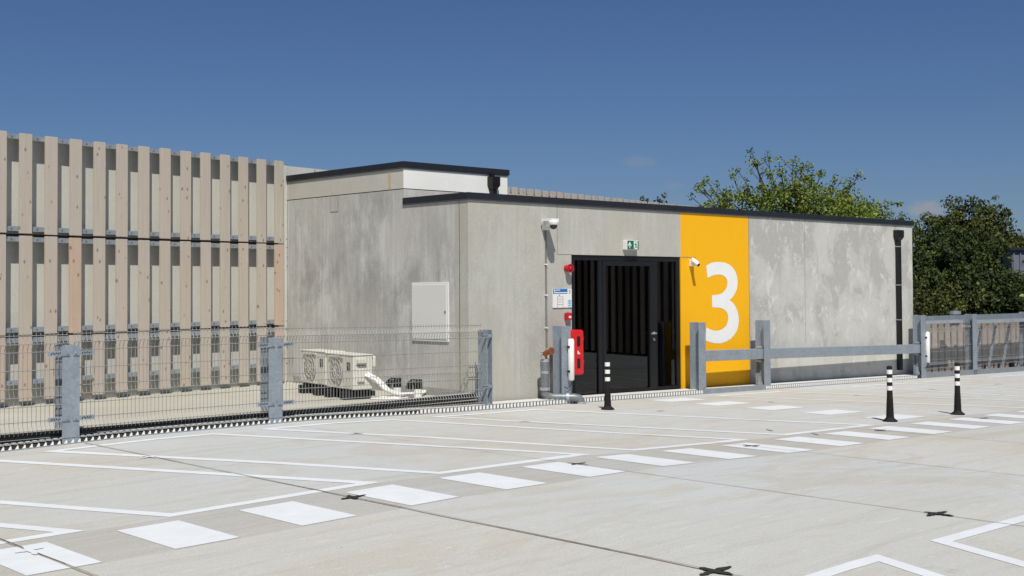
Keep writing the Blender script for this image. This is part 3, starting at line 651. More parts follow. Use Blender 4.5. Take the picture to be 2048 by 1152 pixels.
# sounder
al = thing('alarm_sounder', FF((2.18, -.05, 1.95)), 'round red fire alarm sounder at the top left of the glass door', 'alarm')
m = MB(FF); m.lathe((2.105, 0), 2.02, [(.05, -.002), (.055, -.01), (.055, -.04), (.048, -.045), (.048, -.075), (.066, -.08), (.072, -.095), (.072, -.115)], 20, 'y'); m.build('sounder_body', REDD, parent=al, smooth=True)
m = MB(FF); m.lathe((2.105, 0), 2.02, [(.05, -.1155), (.05, -.118)], 16, 'y'); m.build('sounder_rim', BLACK, parent=al); m = MB(FF); m.lathe((2.105, 0), 2.02, [(.035, -.1185), (.028, -.125)], 16, 'y'); m.build('sounder_cone', REDD, parent=al)
# call point
cp = thing('call_point', FF((2.16, -.05, 1.18)), 'small square red fire call point left of the door', 'call point')
m = MB(FF); m.box(2.055, 2.165, -.075, -.002, 1.185, 1.30); m.build('call_point_body', REDD, parent=cp, bevel=.01)
m = MB(FF); m.box(2.09, 2.145, -.078, -.0755, 1.215, 1.25); m.build('call_point_plate', WHITEP, parent=cp)
m = MB(FF); m.tube([(2.095, -.04, 1.302), (2.095, -.04, 1.315)], .008, 6); m.build('call_point_cap', REDD, parent=cp); m = MB(FF); m.tube([(2.13, -.04, 1.302), (2.13, -.04, 1.315)], .008, 6); m.build('call_point_cap', REDD, parent=cp)

# ------------------------------------------------------------------ steel posts (H sections)
def hpost(u, z0, z1, n0=0.0, wd=.2, dp=.2, rot=False):
    m = MB(GG)
    if not rot:
        m.box(u, u + wd, n0, n0 + .014, z0, z1); m.box(u, u + wd, n0 + dp - .014, n0 + dp, z0, z1); m.box(u + wd / 2 - .005, u + wd / 2 + .005, n0 + .0145, n0 + dp - .0145, z0, z1 - .002)
    else:
        m.box(u, u + .012, n0, n0 + wd, z0, z1); m.box(u + dp - .012, u + dp, n0, n0 + wd, z0, z1); m.box(u + .0125, u + dp - .0125, n0 + wd * .45, n0 + wd * .5, z0, z1 - .002)
    return m
# left mesh fence
mf = thing('mesh_fence', GG((3, 0, 0)), 'galvanised welded mesh fence with steel posts in front of the timber screen', 'fence')
postlabels = []
for X in (3.07, 5.757, 8.447): hpost(gu(X), H(X) - .05, 1.09).build('fence_post', GALV, parent=mf, bevel=.002)
hpost(gu(12.19), H(12.1) - .02, 1.09, rot=True, wd=.2, dp=.11).build('fence_post', GALV, parent=mf, bevel=.002, label='end post of the fence beside the building corner')
def mesh_panel(x0, x1, nY, ztop, parent, slope=0.0, rows=None, folds=None, gr=0.0):
    m = MB(GG); u0, u1 = gu(x0), gu(x1)
    rows = rows or [0, -.095, -.185, -.385, -.585, -.68, -.785, -.95, -1.05, -1.14]
    fold = folds or {-.095: -.032, -.68: -.018, -1.05: -.032}
    r = .0038
    def zt(u): return ztop + slope * (u - u0)
    for z in rows: m.tube([(u0, nY + fold.get(z, 0) - .005, zt(u0) + z), (u1, nY + fold.get(z, 0) - .005, zt(u1) + z)], r * 1.15, 4, False)
    keys = [0.03, 0] + sorted([k for k in fold] + [k + d for k in fold for d in (.055, -.055)], reverse=True) + [rows[-1] - .01]
    keys = sorted(set([round(k, 4) for k in keys if k <= .03]), reverse=True)
    n = int((u1 - u0) / .05)
    for i in range(n + 1):
        u = u0 + .01 + i * .05; b_ = 0
        m.tube([(u, nY + fold.get(k, 0) if k in fold else nY, zt(u) + k) for k in keys], r, 4, False)
    return m.build('mesh_panel', WIRE, parent=parent, recalc=False)
mesh_panel(3.0, 5.87, .12, 1.205, mf); mesh_panel(5.93, 8.56, .12, 1.215, mf); mesh_panel(8.62, 12.18, .12, 1.20, mf, slope=-.012)
def bracket(u, z, side, parent, L=.2):
    m = MB(GG)
    a, c = (u - L, u + .05) if side < 0 else (u - .05, u + L)
    m.box(a, c, -.012, -.002, z - .025, z + .025)
    m.tube([(u + side * -.02, -.02, z), (u + side * -.02, -.001, z)], .012, 6)
    o = m.build('fence_bracket', GALV, parent=parent)
    m = MB(GG); e = u + side * L * .55
    for k in range(6): m.box(e - .06 + k * .02, e - .05 + k * .02, -.0145, -.0125, z - .012 + (k % 2) * .008, z + .008 + (k % 2) * .006)
    m.build('bracket_slot', BLACK, parent=o)
for X in (5.757, 8.447):
    for z in (1.0, .27 if X < 8 else .26):
        bracket(gu(X) + .03, z, -1, mf); bracket(gu(X) + .17, z, 1, mf)
for z in (1.0, .26): bracket(gu(12.19) + .02, z, -1, mf, .10); m = MB(GG); m.box(gu(12.19), gu(12.3), -.014, -.004, z - .02, z + .02); m.build('fence_bracket', GALV, parent=mf)

# stand-alone post in front of the door with tube light
pst = hpost(gu(13.80), H(13.9) - .02, 1.105, .02).build('steel_post', GALV, bevel=.002); tag(pst, 'galvanised steel post left of the door holding the white tube and red cabinet', 'post')
def tube_light(X, z0, z1, n, label):
    t = thing('tube_light', GG((gu(X), n, z0)), label, 'light', None); u = gu(X)
    m = MB(GG); m.tube([(u, n, z0), (u, n, z0 + .02), (u, n, z1 - .02), (u, n, z1)], [.035, .05, .05, .035], 16); m.build('light_tube', WHITEP, parent=t, smooth=True)
    for z in (z0 + .13, z1 - .14): m = MB(GG); m.box(u - .06, u - .035, n - .02, n + .03, z, z + .03); m.build('light_clip', BLACK, parent=t)
    m = MB(GG); m.tube([(u, n, z0), (u + .01, n, z0 - .05), (u - .03, n + .02, z0 - .10), (u - .09, n + .0, z0 - .12), (u - .12, n + .03, z0 - .09)], .006, 6); m.build('light_cable', RUBBER, parent=t, smooth=True)
    return t
tube_light(13.955, .25, .905, -.03, 'white vertical tube light on the steel post beside the red cabinet')
tube_light(25.33, .02, .70, -.02, 'white vertical tube light on the last barrier post at the building corner')

# fire cabinet
fc = thing('fire_cabinet', GG((gu(14.3), .2, .3)), 'red wall cabinet for fire equipment between the steel post and the glass door', 'cabinet')
u = gu(14.06); m = MB(GG); m.box(u, u + .36, .14, .34, .31, 1.03); m.build('cabinet_body', RED, parent=fc, bevel=.02)
m = MB(GG); m.box(u + .015, u + .345, .118, .139, .33, 1.01); cdoor = m.build('cabinet_door', RED, parent=fc, bevel=.012)
for z0, z1 in ((.77, .93), (.42, .575)): m = MB(GG); m.box(u + .19, u + .265, .1155, .1175, z0, z1); m.build('cabinet_window', BLACK, parent=cdoor)
m = MB(GG); m.box(u + .20, u + .222, .114, .1165, .645, .70); m.box(u + .228, u + .245, .114, .1165, .645, .675); m.box(u + .255, u + .265, .114, .1165, .645, .655); m.build('cabinet_symbol', WHITEP, parent=cdoor)
for z in (.87, .9, .49, .52): m = MB(GG); m.box(u + .36, u + .375, .14, .17, z, z + .018); m.build('cabinet_latch', RED, parent=fc)
m = MB(GG); m.box(gu(14.0), u, .2, .23, .85, .88); m.box(gu(14.0), u, .2, .23, .45, .48); m.build('cabinet_arm', GALV, parent=fc)
# hydrant / dry riser
hy = thing('standpipe', GG((gu(13.6), .2, -.1)), 'galvanised standpipe with orange hose valve in front of the facade', 'pipe')
u = gu(13.62); n = .22
m = MB(GG); m.tube([(u, n, .58), (u, n, .40), (u, n, .08)], [.072, .068, .066], 20)
m.build('riser_pipe', PIPEG, parent=hy, smooth=True)
for (r0, za) in ((.084, .10), (.078, .54), (.072, .36)): m = MB(GG); m.lathe(u, n, [(r0 - .014, za), (r0, za + .006), (r0, za + .045), (r0 - .014, za + .05)], 20); m.build('pipe_coupling', GALVL, parent=hy, smooth=True)
m = MB(GG)
m.tube([(u, n, .10), (u + .005, n - .005, .05), (u + .03, n - .03, .012), (u + .09, n - .08, .0), (u + .26, n - .20, -.005), (u + .36, n - .27, -.01), (u + .43, n - .315, -.025), (u + .465, n - .335, -.07), (u + .47, n - .34, -.115)], [.066, .068, .066, .056, .053, .06, .064, .063, .06], 16); m.build('elbow_pipe', PIPEG, parent=hy, smooth=True)
m = MB(GG); m.lathe(u + .47, n - .34, [(.062, -.125), (.074, -.12), (.074, -.09), (.062, -.085)], 16); m.build('pipe_coupling', GALVL, parent=hy, smooth=True)
m = MB(GG); m.tube([(u + .26, n - .20, -.005), (u + .295, n - .225, -.006)], .068, 16); m.build('pipe_coupling', GALVL, parent=hy, smooth=True)
m = MB(GG); m.tube([(u, n, .64), (u, n - .03, .70), (u + .02, n - .09, .71)], .045, 12); m.lathe((u + .015, 0), .72, [(.03, n - .15), (.058, n - .14), (.06, n - .11), (.04, n - .09)], 16, 'y'); m.build('hose_valve', COPPER, parent=hy, smooth=True)
m = MB(GG); m.tube([(u - .10, n - .02, .70), (u + .06, n - .02, .75)], .014, 6); m.tube([(u - .09, n - .06, .63), (u - .05, n + .02, .64)], .02, 6); m.build('valve_lever', GALVL, parent=hy)

# crash barrier in front of the right half
cb = thing('crash_barrier', GG((gu(21), .1, -.2)), 'galvanised steel crash barrier with three posts in front of the yellow and stained walls', 'barrier')
for X, zt in ((17.235, 1.085), (19.20, 1.08), (25.10, 1.065)): hpost(gu(X), H(X) - .05, zt).build('barrier_post', GALV, parent=cb, bevel=.002)
def rail(m, X0, X1, n0, n1, za, zc, h):
    a, c = gu(X0), gu(X1); m.hexa([(a, n0, za - h), (c, n0, zc - h), (c, n1, zc - h), (a, n1, za - h), (a, n0, za), (c, n0, zc), (c, n1, zc), (a, n1, za)])
m = MB(GG); rail(m, 17.46, 19.28, .03, .19, .583, .548, .19); m.build('barrier_rail', GALV, parent=cb, bevel=.004)
m = MB(GG); rail(m, 19.42, 25.12, .03, .19, .545, .425, .19); m.build('barrier_rail', GALV, parent=cb, bevel=.004)
for X, z in ((19.2, .548), (25.10, .43)):
    m = MB(GG); a = gu(X)
    for dz in (.012, -.245): m = MB(GG); m.box(a - .03, a + .09, .06, .16, z + dz, z + dz + .04); m.build('rail_bracket', GALVL, parent=cb)
    m = MB(GG); m.box(a - .02, a + .08, .07, .15, H(X) + .08, H(X) + .14); m.box(a - .01, a + .03, .09, .13, H(X) + .14, H(X) + .24); m.build('post_foot', GALVL, parent=cb)
m = MB(GG); a, c = gu(17.35), gu(19.2); m.hexa([(a, -.03, H(17.35)), (c, -.03, H(19.2)), (c, -.014, H(19.2)), (a, -.014, H(17.35)), (a, -.03, H(17.35) + .095), (c, -.03, H(19.2) + .095), (c, -.014, H(19.2) + .095), (a, -.014, H(17.35) + .095)]); m.build('kick_plate', GALV, parent=cb)

# right-hand guard fence
rf = thing('guard_fence', GG((gu(28), .1, -.4)), 'galvanised guard fence with box rail and wire mesh right of the building', 'fence')
for X in (27.52, 30.4, 33.2): hpost(gu(X), H(X) - .05, 1.045).build('fence_post', GALV, parent=rf, bevel=.002)
m = MB(GG); rail(m, 25.32, 33.5, .10, .18, 1.035, 1.00, .17); m.build('top_rail', galv('rail_grey', srgb(132, 140, 148)), parent=rf)
m = MB(GG); rail(m, 25.34, 27.1, .02, .11, .93, .925, .07); rail(m, 27.76, 33.5, .02, .11, .90, .86, .075); m.build('rail_lip', GALVL, parent=rf)
m = MB(GG); rail(m, 25.3, 33.5, .0, .05, -.20, -.36, .13); m.build('bottom_plate', galv('plate_grey', srgb(140, 146, 150)), parent=rf)
m = MB(GG); m.box(gu(26.85), gu(27.1), .12, .22, .8, 1.13); m.box(gu(26.8), gu(27.15), .10, .16, 1.05, 1.12); m.build('rail_connector', GALV, parent=rf)
rr = [0, -.09, -.18, -.36, -.5, -.62, -.8, -.9, -.99]
mesh_panel(25.35, 27.6, .10, .86, rf, -.012, rr, {-.09: -.03, -.5: -.015, -.9: -.03}); mesh_panel(27.75, 30.5, .10, .84, rf, -.012, rr, {-.09: -.03, -.5: -.015, -.9: -.03}); mesh_panel(30.6, 33.2, .10, .80, rf, -.012, rr, {-.09: -.03, -.5: -.015, -.9: -.03})
for X in (25.3, 27.72, 30.6):
    for z in (.70, .0 - .02):
        bracket(gu(X) + .02, z, 1, rf, .14)
bf = thing('board_fence', GG((gu(28.5), .8, -.4)), 'grey timber board fence behind the wire mesh at the right edge', 'fence')
for i in range(28):
    m = MB(GG); uu = gu(24.9) + i * .315; m.box(uu, uu + .225, .62, .65, -1.2, .83); m.build('fence_board', TIMG, parent=bf)
m = MB(GG); m.box(gu(24.9), gu(33.8), .651, .70, .62, .72); m.box(gu(24.9), gu(33.8), .651, .70, -.25, -.15); m.build('fence_rail', GALV, parent=bf)
m = MB(GG); m.box(gu(24.9), gu(33.8), .95, 1.0, -1.3, .7); m.build('backing_board', plain('backing_dark', srgb(60, 56, 52), .9), parent=bf)
for i in range(4):
    m = MB(GG); uu = gu(28.6) + i * .75; m.prism([(uu, .30, .74), (uu + .05, .30, .74), (uu - .35, .30, -.3), (uu - .40, .30, -.3)], (0, .05, 0)); m.build('fence_brace', GALV, parent=rf)

# ------------------------------------------------------------------ timber screen and its wall
wl_ = MB(TT); wl_.box(-16, .03, .2, .45, -1, 3.93); W1 = wl_.build('parapet_wall', CB); tag(W1, 'pale concrete wall standing behind the tall timber slats', 'wall')
wl_ = MB(TT); wl_.box(.05, 16.2, .2, .45, 1.0, 3.93); W2 = wl_.build('parapet_wall', CB); tag(W2, 'pale concrete wall rising behind the upper roof of the building', 'wall')
m = MB(TT)
for t in (.75, 1.52): m.box(t, t + .03, .196, .2, 3.0, 3.92)
m.build('wall_joint', plain('joint_grey2', srgb(150, 147, 138), .8), parent=W2)
ts = thing('timber_screen', TT((-4, 0, .1)), 'tall screen of pale vertical timber slats in three tiers, left of the building', 'screen')
tiers = [(2.527, 3.97), (1.075, 2.497), (.13, 1.045)]
rs = random.Random(8)
for k in range(15):
    for ti, (z0, z1) in enumerate(tiers):
        t0 = -.427 - .4125 * k - .0; j = rs.uniform(-.006, .006); m = MB(TT)
        m.box(t0 + j, t0 + j + .19, 0 + rs.uniform(-.002, .002), .045, z0 + rs.uniform(-.006, .006), z1 + rs.uniform(-.006, .006))
        mat = TIM
        if (k, ti) in [(0, 1), (0, 2), (10, 1), (13, 2), (12, 2)]: mat = TIMO
        m.build('timber_slat', mat, parent=ts, bevel=.003)
for ti, (z0, z1) in enumerate(tiers):
    for (za, zb, ledge) in ((z1 - .085, z1 - .015, zb_ := 1), (z0 + .035, z0 + .105, 0)):
        if ti == 2 and ledge == 0: za, zb = .36, .43
        m = MB(TT); m.box(-7.2, -.205, .0465, .052, za, zb)
        if ti < 3 : m.box(-7.2, -.205, .0525, .199, (zb - .006) if ledge else za, zb if ledge else za + .006)
        rl = m.build('slat_rail', GALV, parent=ts)
        m = MB(TT)
        for k in range(17):
            tb_ = -.13 - .4125 * k; m.tube([(tb_, .040, (za + zb) / 2), (tb_, .047, (za + zb) / 2)], .011, 6)
        m.build('rail_bolt', ACD, parent=rl)
m = MB(TT); m.box(-7.2, -.20, .18, .198, 2.498, 2.526); m.box(-7.2, -.20, .18, .198, 1.046, 1.074); m.build('rust_strip', plain('rust_brown', srgb(104, 72, 54), .9), parent=ts)
fs_ = thing('timber_screen', TT((11, 0, 3)), 'row of timber slat tops showing above the low roof right of the upper block', 'screen')
for k in range(40):
    m = MB(TT); t0 = 6.33 + .3075 * k; m.box(t0, t0 + .185, .29 - .1, .235, 2.6, 3.97 + (k % 3) * .004); m.build('timber_slat', TIM, parent=fs_, bevel=.003)
W2.location.y += .05
m = MB(TT); m.box(6.3, 18.6, .236, .245, 3.86, 3.93); m.build('slat_rail', GALV, parent=fs_)

os_ = thing('timber_screen', (29.5, 0, -.4), 'timber slat screen along the far side of the deck, seen mirrored in the door glass', 'screen')
OO = frame(28.3, 5.6, R(-74))
for k in range(46): m = MB(OO); m.box(k * .41, k * .41 + .22, 0, .05, -.3, 4.6); m.build('timber_slat', TIMD, parent=os_)
m = MB(OO); m.box(0, 19, .4, .5, -.6, 4.6); m.build('backing_wall', DARKIN, parent=os_)

# ------------------------------------------------------------------ air conditioning units
AX, AY = 10.85, 15.30; e1 = Vector((.151, .989)); e2 = Vector((.989, -.151))
def AFr(off): return lambda p: (AX + e1.x * (p[0] + off) + e2.x * p[1], AY + e1.y * (p[0] + off) + e2.y * p[1], p[2])
def ac_unit(off, label, dz=0.0, wd=.93):
    fr = AFr(off); ctr = fr((wd / 2, .16, .05)); t = thing('air_conditioner', ctr, label, 'air conditioner', 'air conditioning units behind the fence')
    z0, z1 = .20 + dz, .725 + dz
    m = MB(fr); m.box(0, wd, 0, .32, z0, z1 - .02); m.build('casing', ACW, parent=t, bevel=.015)
    m = MB(fr); m.box(-.008, wd + .008, -.008, .33, z1 - .019, z1); m.build('top_panel', ACW, parent=t, bevel=.006)
    cx, cz, r = wd * .60, (z0 + z1) / 2 - .01, .215
    m = MB(fr); m.tube([(cx, -.014, cz), (cx, -.0005, cz)], r, 32); g = m.build('fan_shroud', ACG, parent=t)
    m = MB(fr)
    for q in (r, r * .66, r * .33):
        ring = [(cx + math.cos(a) * q, -.024, cz + math.sin(a) * q) for a in [i * math.pi / 12 for i in range(25)]]; m.tube(ring, .0032, 4, False)
    for i in range(12): a = i * math.pi / 6; m.tube([(cx, -.024, cz), (cx + math.cos(a) * r, -.02, cz + math.sin(a) * r)], .003, 4, False)
    for s_ in (-1, 1): m.box(cx - r - .02, cx + r + .02, -.026, -.001, cz + s_ * (r + .012) - .012, cz + s_ * (r + .012) + .012)
    m.build('fan_grille', ACW, parent=t, recalc=False)
    m = MB(fr); m.box(.10, .20, -.006, -.0005, z1 - .24, z1 - .12); bd = m.build('maker_badge', LOGO, parent=t)
    m = MB(fr); m.box(.115, .185, -.0085, -.0065, z1 - .17, z1 - .15); m.box(.115, .15, -.0085, -.0065, z1 - .21, z1 - .185); m.build('badge_mark', ACG, parent=bd)
    if off == 0:
        m = MB(fr); m.box(-.05, -.001, .05, .20, z1 - .13, z1 - .06); m.build('service_cover', ACW, parent=t, bevel=.008); m = MB(fr); m.box(-.03, -.001, .06, .18, z0 + .12, z0 + .3); m.build('service_cover', ACW, parent=t, bevel=.008)
        m = MB(fr); m.box(-.003, .001, .05, .2, z1 - .17, z1 - .155); m.build('vent_slot', ACD, parent=t)
        m = MB(fr); m.box(.02, .10, .33, .40, z1 - .2, z1 - .03); m.build('pipe_cover', ACW, parent=t, bevel=.02)
    for du in (.1, wd - .28): m = MB(fr); m.box(du, du + .18, -.09, .42, .05, z0 - .03); m.box(du + .03, du + .15, -.02, .36, z0 - .03, z0); m.build('rubber_foot', RUBBER, parent=t, bevel=.01)
    return t
ac_unit(0, 'white air conditioner nearest the vents, its lit end panel facing the fence')
ac_unit(.945, 'white air conditioner farther back beside the side wall, behind its twin', .012)
pb = thing('pipe_bundle', (11.4, 15.2, .05), 'white insulated pipe bundle curving from the air conditioner to the wall', 'pipe')
for i, (dx, dz, r_) in enumerate(((0, 0, .028), (.045, .01, .024), (-.04, .02, .022), (.015, .04, .02))):
    m = MB(); P0_ = (AX + .22 + dx, AY - .02, .40 + dz)
    m.tube([(P0_[0], P0_[1] + .06, P0_[2] + .02), P0_, (P0_[0] + .12, P0_[1] - .10, .33 + dz), (P0_[0] + .26, P0_[1] - .16, .18 + dz * .6), (P0_[0] + .45, P0_[1] - .18, .10 + dz * .4), (12.0, 15.15 + dx, .085 + dz * .3), (12.23, 15.35 + dx, .10)], r_, 10)
    m.build('insulated_pipe', WHITEP, parent=pb, smooth=True)
m = MB(); m.tube([(11.1, 15.2, .07), (11.4, 14.9, .065), (11.75, 15.0, .07), (12.0, 15.25, .065)], .012, 6); m.tube([(11.15, 15.25, .09), (11.5, 15.05, .065), (11.95, 15.35, .065)], .012, 6); m.build('cable', WHITEP, parent=pb, smooth=True)
def vent(x, y, label):
    t = thing('vent_pipe', (x, y, .05), label, 'vent', 'roof vents by the side wall')
    m = MB(); m.lathe(x, y, [(.062, .05), (.062, .26)], 18); m.build('pipe', WHITEP, parent=t, smooth=True)
    m = MB(); m.lathe(x, y, [(.066, .20), (.066, .325), (.058, .34)], 18); m.tube([(x, y, .29), (x - .07, y + .05, .30), (x - .10, y + .07, .27), (x - .11, y + .08, .20)], .05, 10); m.build('cowl', BLACK, parent=t, smooth=True)
vent(11.68, 15.32, 'white vent pipe with black cowl nearer the air conditioners'); vent(11.70, 14.83, 'white vent pipe with black cowl nearer the building corner')

# ------------------------------------------------------------------ bollards
def bollard(x, y, label):
    z = H(x) + .002; t = thing('bollard', (x, y, z), label, 'bollard', 'black and white striped bollards on the deck')
    m = MB(); m.lathe(x, y, [(.10, z), (.10, z + .012), (.088, z + .022), (.062, z + .04), (.054, z + .055)], 22); m.build('bollard_base', RUBBER, parent=t, smooth=True)
    prof = [(.052, z + .05)]
    for i in range(12):
        zz = z + .055 + i * .022; r_ = .051 - i * .0009; prof += [(r_ + .003, zz + .004), (r_ + .003, zz + .012), (r_ - .001, zz + .014), (r_ - .001, zz + .02)]
    prof += [(.040, z + .34), (.0375, z + .42), (.037, z + .735), (.034, z + .745), (.022, z + .752), (.018, z + .748)]
    m = MB(); m.lathe(x, y, prof, 22); m.build('bollard_post', RUBBER, parent=t, smooth=True)
    for a, c in ((.422, .48), (.532, .59), (.642, .70)): m = MB(); m.lathe(x, y, [(.0375, z + a), (.0388, z + a), (.0388, z + c), (.0375, z + c)], 22); m.build('reflective_band', WHITEP, parent=t, smooth=True)
bollard(13.636, 12.747, 'striped bollard in front of the glass door'); bollard(15.265, 9.045, 'striped bollard standing at a white stripe of the crossing, left of the pair'); bollard(17.046, 9.007, 'striped bollard on bare concrete at the right, farther of the pair')

# ------------------------------------------------------------------ trees
def leaf_mesh(name, mat, centres, parent, size, seed, flat=.5):
    """centres: (x,y,z,r,n[,bias]) leaf clumps; many small curled leaf faces"""
    rd = random.Random(seed); vs = []; fs = []; tn = []
    for c in centres:
        x, y, z, r, n = c[:5]; ck = rd.uniform(-.22, .22)
        for _ in range(n):
            while True:
                a, b_, d = rd.uniform(-1, 1), rd.uniform(-1, 1), rd.uniform(-1, 1)
                q = a * a + b_ * b_ + d * d
                if q < 1 and (q > .12 or rd.random() < .4): break
            p = Vector((x + a * r, y + b_ * r, z + d * r * .85)); s = size * rd.uniform(.6, 1.35)
            nrm = Vector((rd.gauss(0, 1) + a, rd.gauss(0, 1) + b_, rd.gauss(0, .8) + .7)).normalized(); t = nrm.cross(Vector((rd.gauss(0, 1), rd.gauss(0, 1), rd.gauss(0, 1)))).normalized(); bt = nrm.cross(t)
            o = len(vs); vs += [tuple(p - t * s), tuple(p + bt * s * .55 - nrm * s * .15), tuple(p + t * s), tuple(p - bt * s * .55 - nrm * s * .15)]
            fs.append((o, o + 1, o + 2, o + 3)); tn.append(max(0, min(1, .42 + ck + rd.gauss(0, .2))))
    off = parent_world(parent); me = bpy.data.meshes.new(name); me.from_pydata([(v[0] - off.x, v[1] - off.y, v[2] - off.z) for v in vs], [], fs); me.materials.append(mat)
    at = me.color_attributes.new('tint', 'FLOAT_COLOR', 'CORNER'); arr = []
    for t in tn: arr += [t, t, t, 1] * 4
    at.data.foreach_set('color', arr); me.update()
    o = bpy.data.objects.new(name, me); COL.objects.link(o); o.parent = parent; return o
def limb(m, p, q, r0, r1, rd, wob=.08, n=6):
    P = Vector(p); Q = Vector(q); L = (Q - P).length; pts = []; rs_ = []
    for i in range(n + 1):
        t = i / n; w_ = math.sin(t * math.pi) * L * wob
        pts.append(P + (Q - P) * t + Vector((rd.gauss(0, .35), rd.gauss(0, .35), rd.gauss(0, .2) + .35)) * w_); rs_.append(r0 + (r1 - r0) * t)
    m.tube([tuple(a) for a in pts], rs_, 5, False); return pts
TIPS = [(44.31, 32.59, 7.69), (44.72, 32.02, 7.56), (43.89, 33.14, 6.86), (43.74, 33.35, 6.69), (44.14, 32.82, 7.11), (44.25, 32.66, 7.0), (45.23, 31.29, 7.13), (45.1, 31.48, 6.96), (45.34, 31.13, 6.8), (45.61, 30.74, 6.87), (45.43, 31.0, 6.73), (45.98, 30.18, 6.66), (45.86, 30.36, 6.49), (46.22, 29.8, 6.35), (46.5, 29.37, 6.29), (46.68, 29.09, 6.41), (46.59, 29.23, 6.07), (43.39, 33.79, 6.33), (43.06, 34.21, 6.39), (42.93, 34.38, 6.17), (42.72, 34.64, 6.01), (42.56, 34.84, 5.64), (43.65, 33.46, 5.93), (44.55, 32.26, 6.55), (44.86, 31.83, 6.65), (44.42, 32.43, 6.12), (44.04, 32.94, 6.03), (44.91, 31.74, 6.11), (45.28, 31.23, 6.2), (45.63, 30.71, 6.07), (45.97, 30.19, 5.84), (46.31, 29.67, 5.72), (44.8, 31.91, 7.19)]
def tree_open():
    base = Vector((44.9, 31.7, -9)); rd = random.Random(21)
    t = thing('tree', base, 'open leafy tree with bare twigs rising behind the yellow panel roof line', 'tree', 'trees beyond the car park')
    m = MB(); forks = []
    limb(m, base, base + Vector((0, 0, 9.5)), .38, .26, rd, .01)
    hubs = [base + Vector(v) for v in ((-.5, .6, 11.2), (.2, -.2, 11.6), (.7, -.9, 11.0), (-.9, 1.3, 10.6), (1.1, -1.6, 10.4))]
    for h in hubs: limb(m, base + Vector((0, 0, 9.3)), h, .2, .12, rd, .05)
    cl = []; fr = Vector((.68, .73, 0))
    for tip in TIPS:
        q = Vector(tip) + fr * rd.uniform(-1.2, 1.2); h = min(hubs, key=lambda k: (k - q).length)
        pts = limb(m, h, q, .06, .014, rd, .06, 7)
        cl.append((q.x, q.y, q.z, .22, 20))
        for k in range(rd.randint(4, 6)):
            s = pts[rd.randint(2, 6)]; e = s + Vector((rd.gauss(0, .3), rd.gauss(0, .3), rd.uniform(.1, .5))); limb(m, s, e, .02, .008, rd, .05, 3); cl.append((e.x, e.y, e.z, rd.uniform(.13, .26), rd.randint(8, 20)))
        for k in range(4): s = pts[rd.randint(1, 7)]; cl.append((s.x, s.y, s.z, rd.uniform(.15, .35), rd.randint(8, 18)))
    # fuller lower crown
    for k in range(430):
        u_ = rd.uniform(-1, 1); x = base.x + u_ * 2.3 + rd.gauss(0, .2); y = base.y - u_ * 3.1 + rd.gauss(0, .2); q = Vector((x, y, 0)) + fr * rd.gauss(0, 1.0)
        topz = 6.0 - abs(u_) ** 2 * .9 - (.1 if u_ < -.35 else 0); cl.append((q.x, q.y, topz - abs(rd.gauss(0, 1.3)), rd.uniform(.25, .5), rd.randint(24, 50)))
    m.build('trunk', BARK, parent=t, recalc=False); leaf_mesh('crown', LEAFA, cl, t, .066, 4)
tree_open()
def tree_round(base, ctr, rad, nclump, per, mat, label, seed, size=.12, cr=.55, zmin=None, group='trees beyond the car park'):
    rd = random.Random(seed); t = thing('tree', base, label, 'tree', group); m = MB(); C_ = Vector(ctr); B_ = Vector(base)
    limb(m, B_, C_ - Vector((0, 0, rad[2] * .3)), .34, .18, rd, .02); cl = []
    for k in range(nclump):
        while True:
            d = Vector((rd.gauss(0, 1), rd.gauss(0, 1), rd.gauss(0, 1))).normalized()
            if d.z > -.6: break
        f_ = rd.uniform(.62, 1.0) * (1 + .16 * math.sin(d.x * 5 + seed) * math.cos(d.y * 4 + d.z * 5)); p = C_ + Vector((d.x * rad[0], d.y * rad[1], d.z * rad[2])) * f_
        if k % 6 == 0: limb(m, C_ - Vector((0, 0, rad[2] * .4)), p, .08, .015, rd, .05, 5)
        cl.append((p.x, p.y, p.z, cr * rd.uniform(.55, 1.25), int(per * rd.uniform(.6, 1.3))))
        if rd.random() < .3: e = p + d * rd.uniform(.3, .7); cl.append((e.x, e.y, e.z, .18, 14))
    m.build('trunk', BARK, parent=t, recalc=False); leaf_mesh('crown', mat, cl, t, size, seed + 1); return t
def at(x, y, dist):   # world point seen toward picture column/row at a distance, used once to lay the trees out
    r_ = rt * ((x - 1024) / 2498.56) - up * ((y - 514.94) / 2498.56) + fw; k_ = dist / math.hypot(r_.x, r_.y); return Vector((0, 0, 1.69)) + r_ * k_
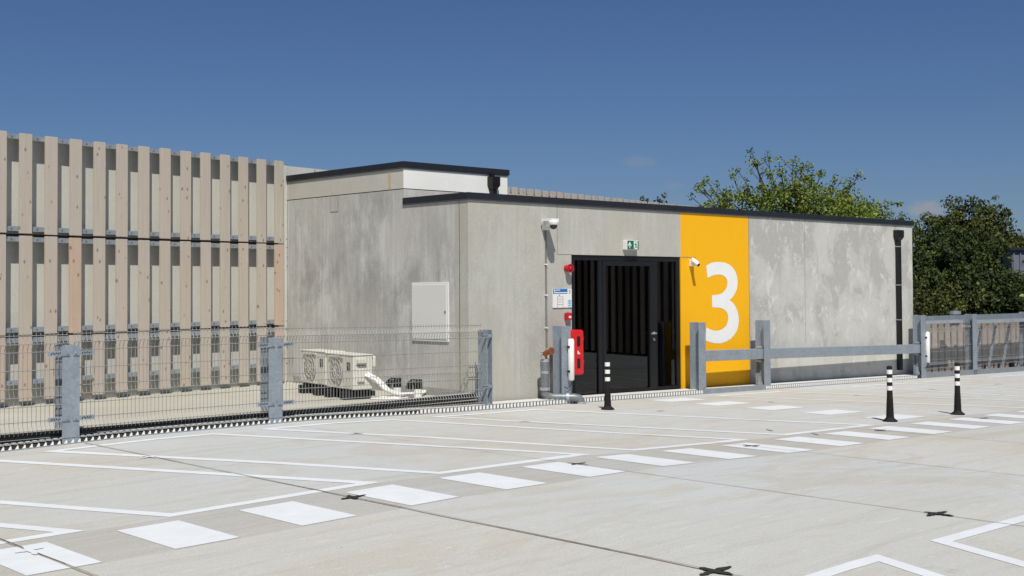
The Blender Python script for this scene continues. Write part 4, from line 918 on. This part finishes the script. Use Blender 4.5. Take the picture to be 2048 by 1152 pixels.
def T(x, y, dist, rx, rz, n, per, mat, label, seed, size=.12, cr=.55):
    c = at(x, y, dist); c.z -= rz; tree_round((c.x, c.y, -9), c, (rx, rx, rz), n, per, mat, label, seed, size, cr)
T(1700, 392, 52, 1.9, 2.4, 170, 80, LEAFA, 'rounded olive green tree crown just right of the open leafy tree', 31, .066, .40)
T(1800, 424, 50, .9, 1.6, 26, 26, LEAFA, 'thin twiggy tree top above the right end of the roof', 37, .08, .3)
T(1303, 393, 66, .55, .9, 14, 20, LEAFB, 'small dark tree tip showing above the far timber slats', 39, .09, .28)
T(1945, 405, 60, 2.5, 3.2, 330, 110, LEAFC, 'tall round olive tree topping the dark trees at the right', 41, .078, .42)
T(2003, 446, 58, 1.25, 3.2, 130, 90, LEAFC, 'narrower olive tree at the right shoulder of the tallest tree', 47, .078, .4)
T(1850, 452, 44, 1.9, 3.6, 300, 105, LEAFB, 'dark dense tree next to the right end of the building', 53, .064, .38)
T(1935, 478, 42, 2.2, 3.6, 340, 105, LEAFB, 'dark dense tree in the middle of the right hand group', 59, .064, .38)
T(2005, 535, 40, 1.6, 3.0, 240, 105, LEAFB, 'dark dense tree low behind the guard fence', 61, .064, .38)
T(2075, 575, 39, 1.4, 2.4, 170, 60, LEAFA, 'brighter green bush at the right edge above the guard fence', 67, .08, .38)
T(1880, 560, 39, 1.7, 2.6, 240, 105, LEAFC, 'low olive brown shrub tree directly behind the guard fence', 71, .064, .38)
T(2062, 522, 46, 1.2, 2.2, 130, 60, LEAFB, 'dark shrub just below the far grey building', 73, .09, .4)

# far building at the right edge
fb = thing('far_building', (50.5, 23, -9), 'distant grey clad building showing beyond the trees at the right edge', 'building')
FBf = frame(48.55, 23.25, R(-58))
m = MB(FBf); m.box(0, 9, 0, 4, -9, 3.12)
for i in range(36): m.box(.05 + i * .25, .10 + i * .25, -.04, -.001, -9, 3.11)
m.build('clad_wall', CLADF, parent=fb); m = MB(FBf); m.box(-.1, 9.1, -.12, 4.1, 3.121, 3.22); m.build('roof_edge', COPING, parent=fb)
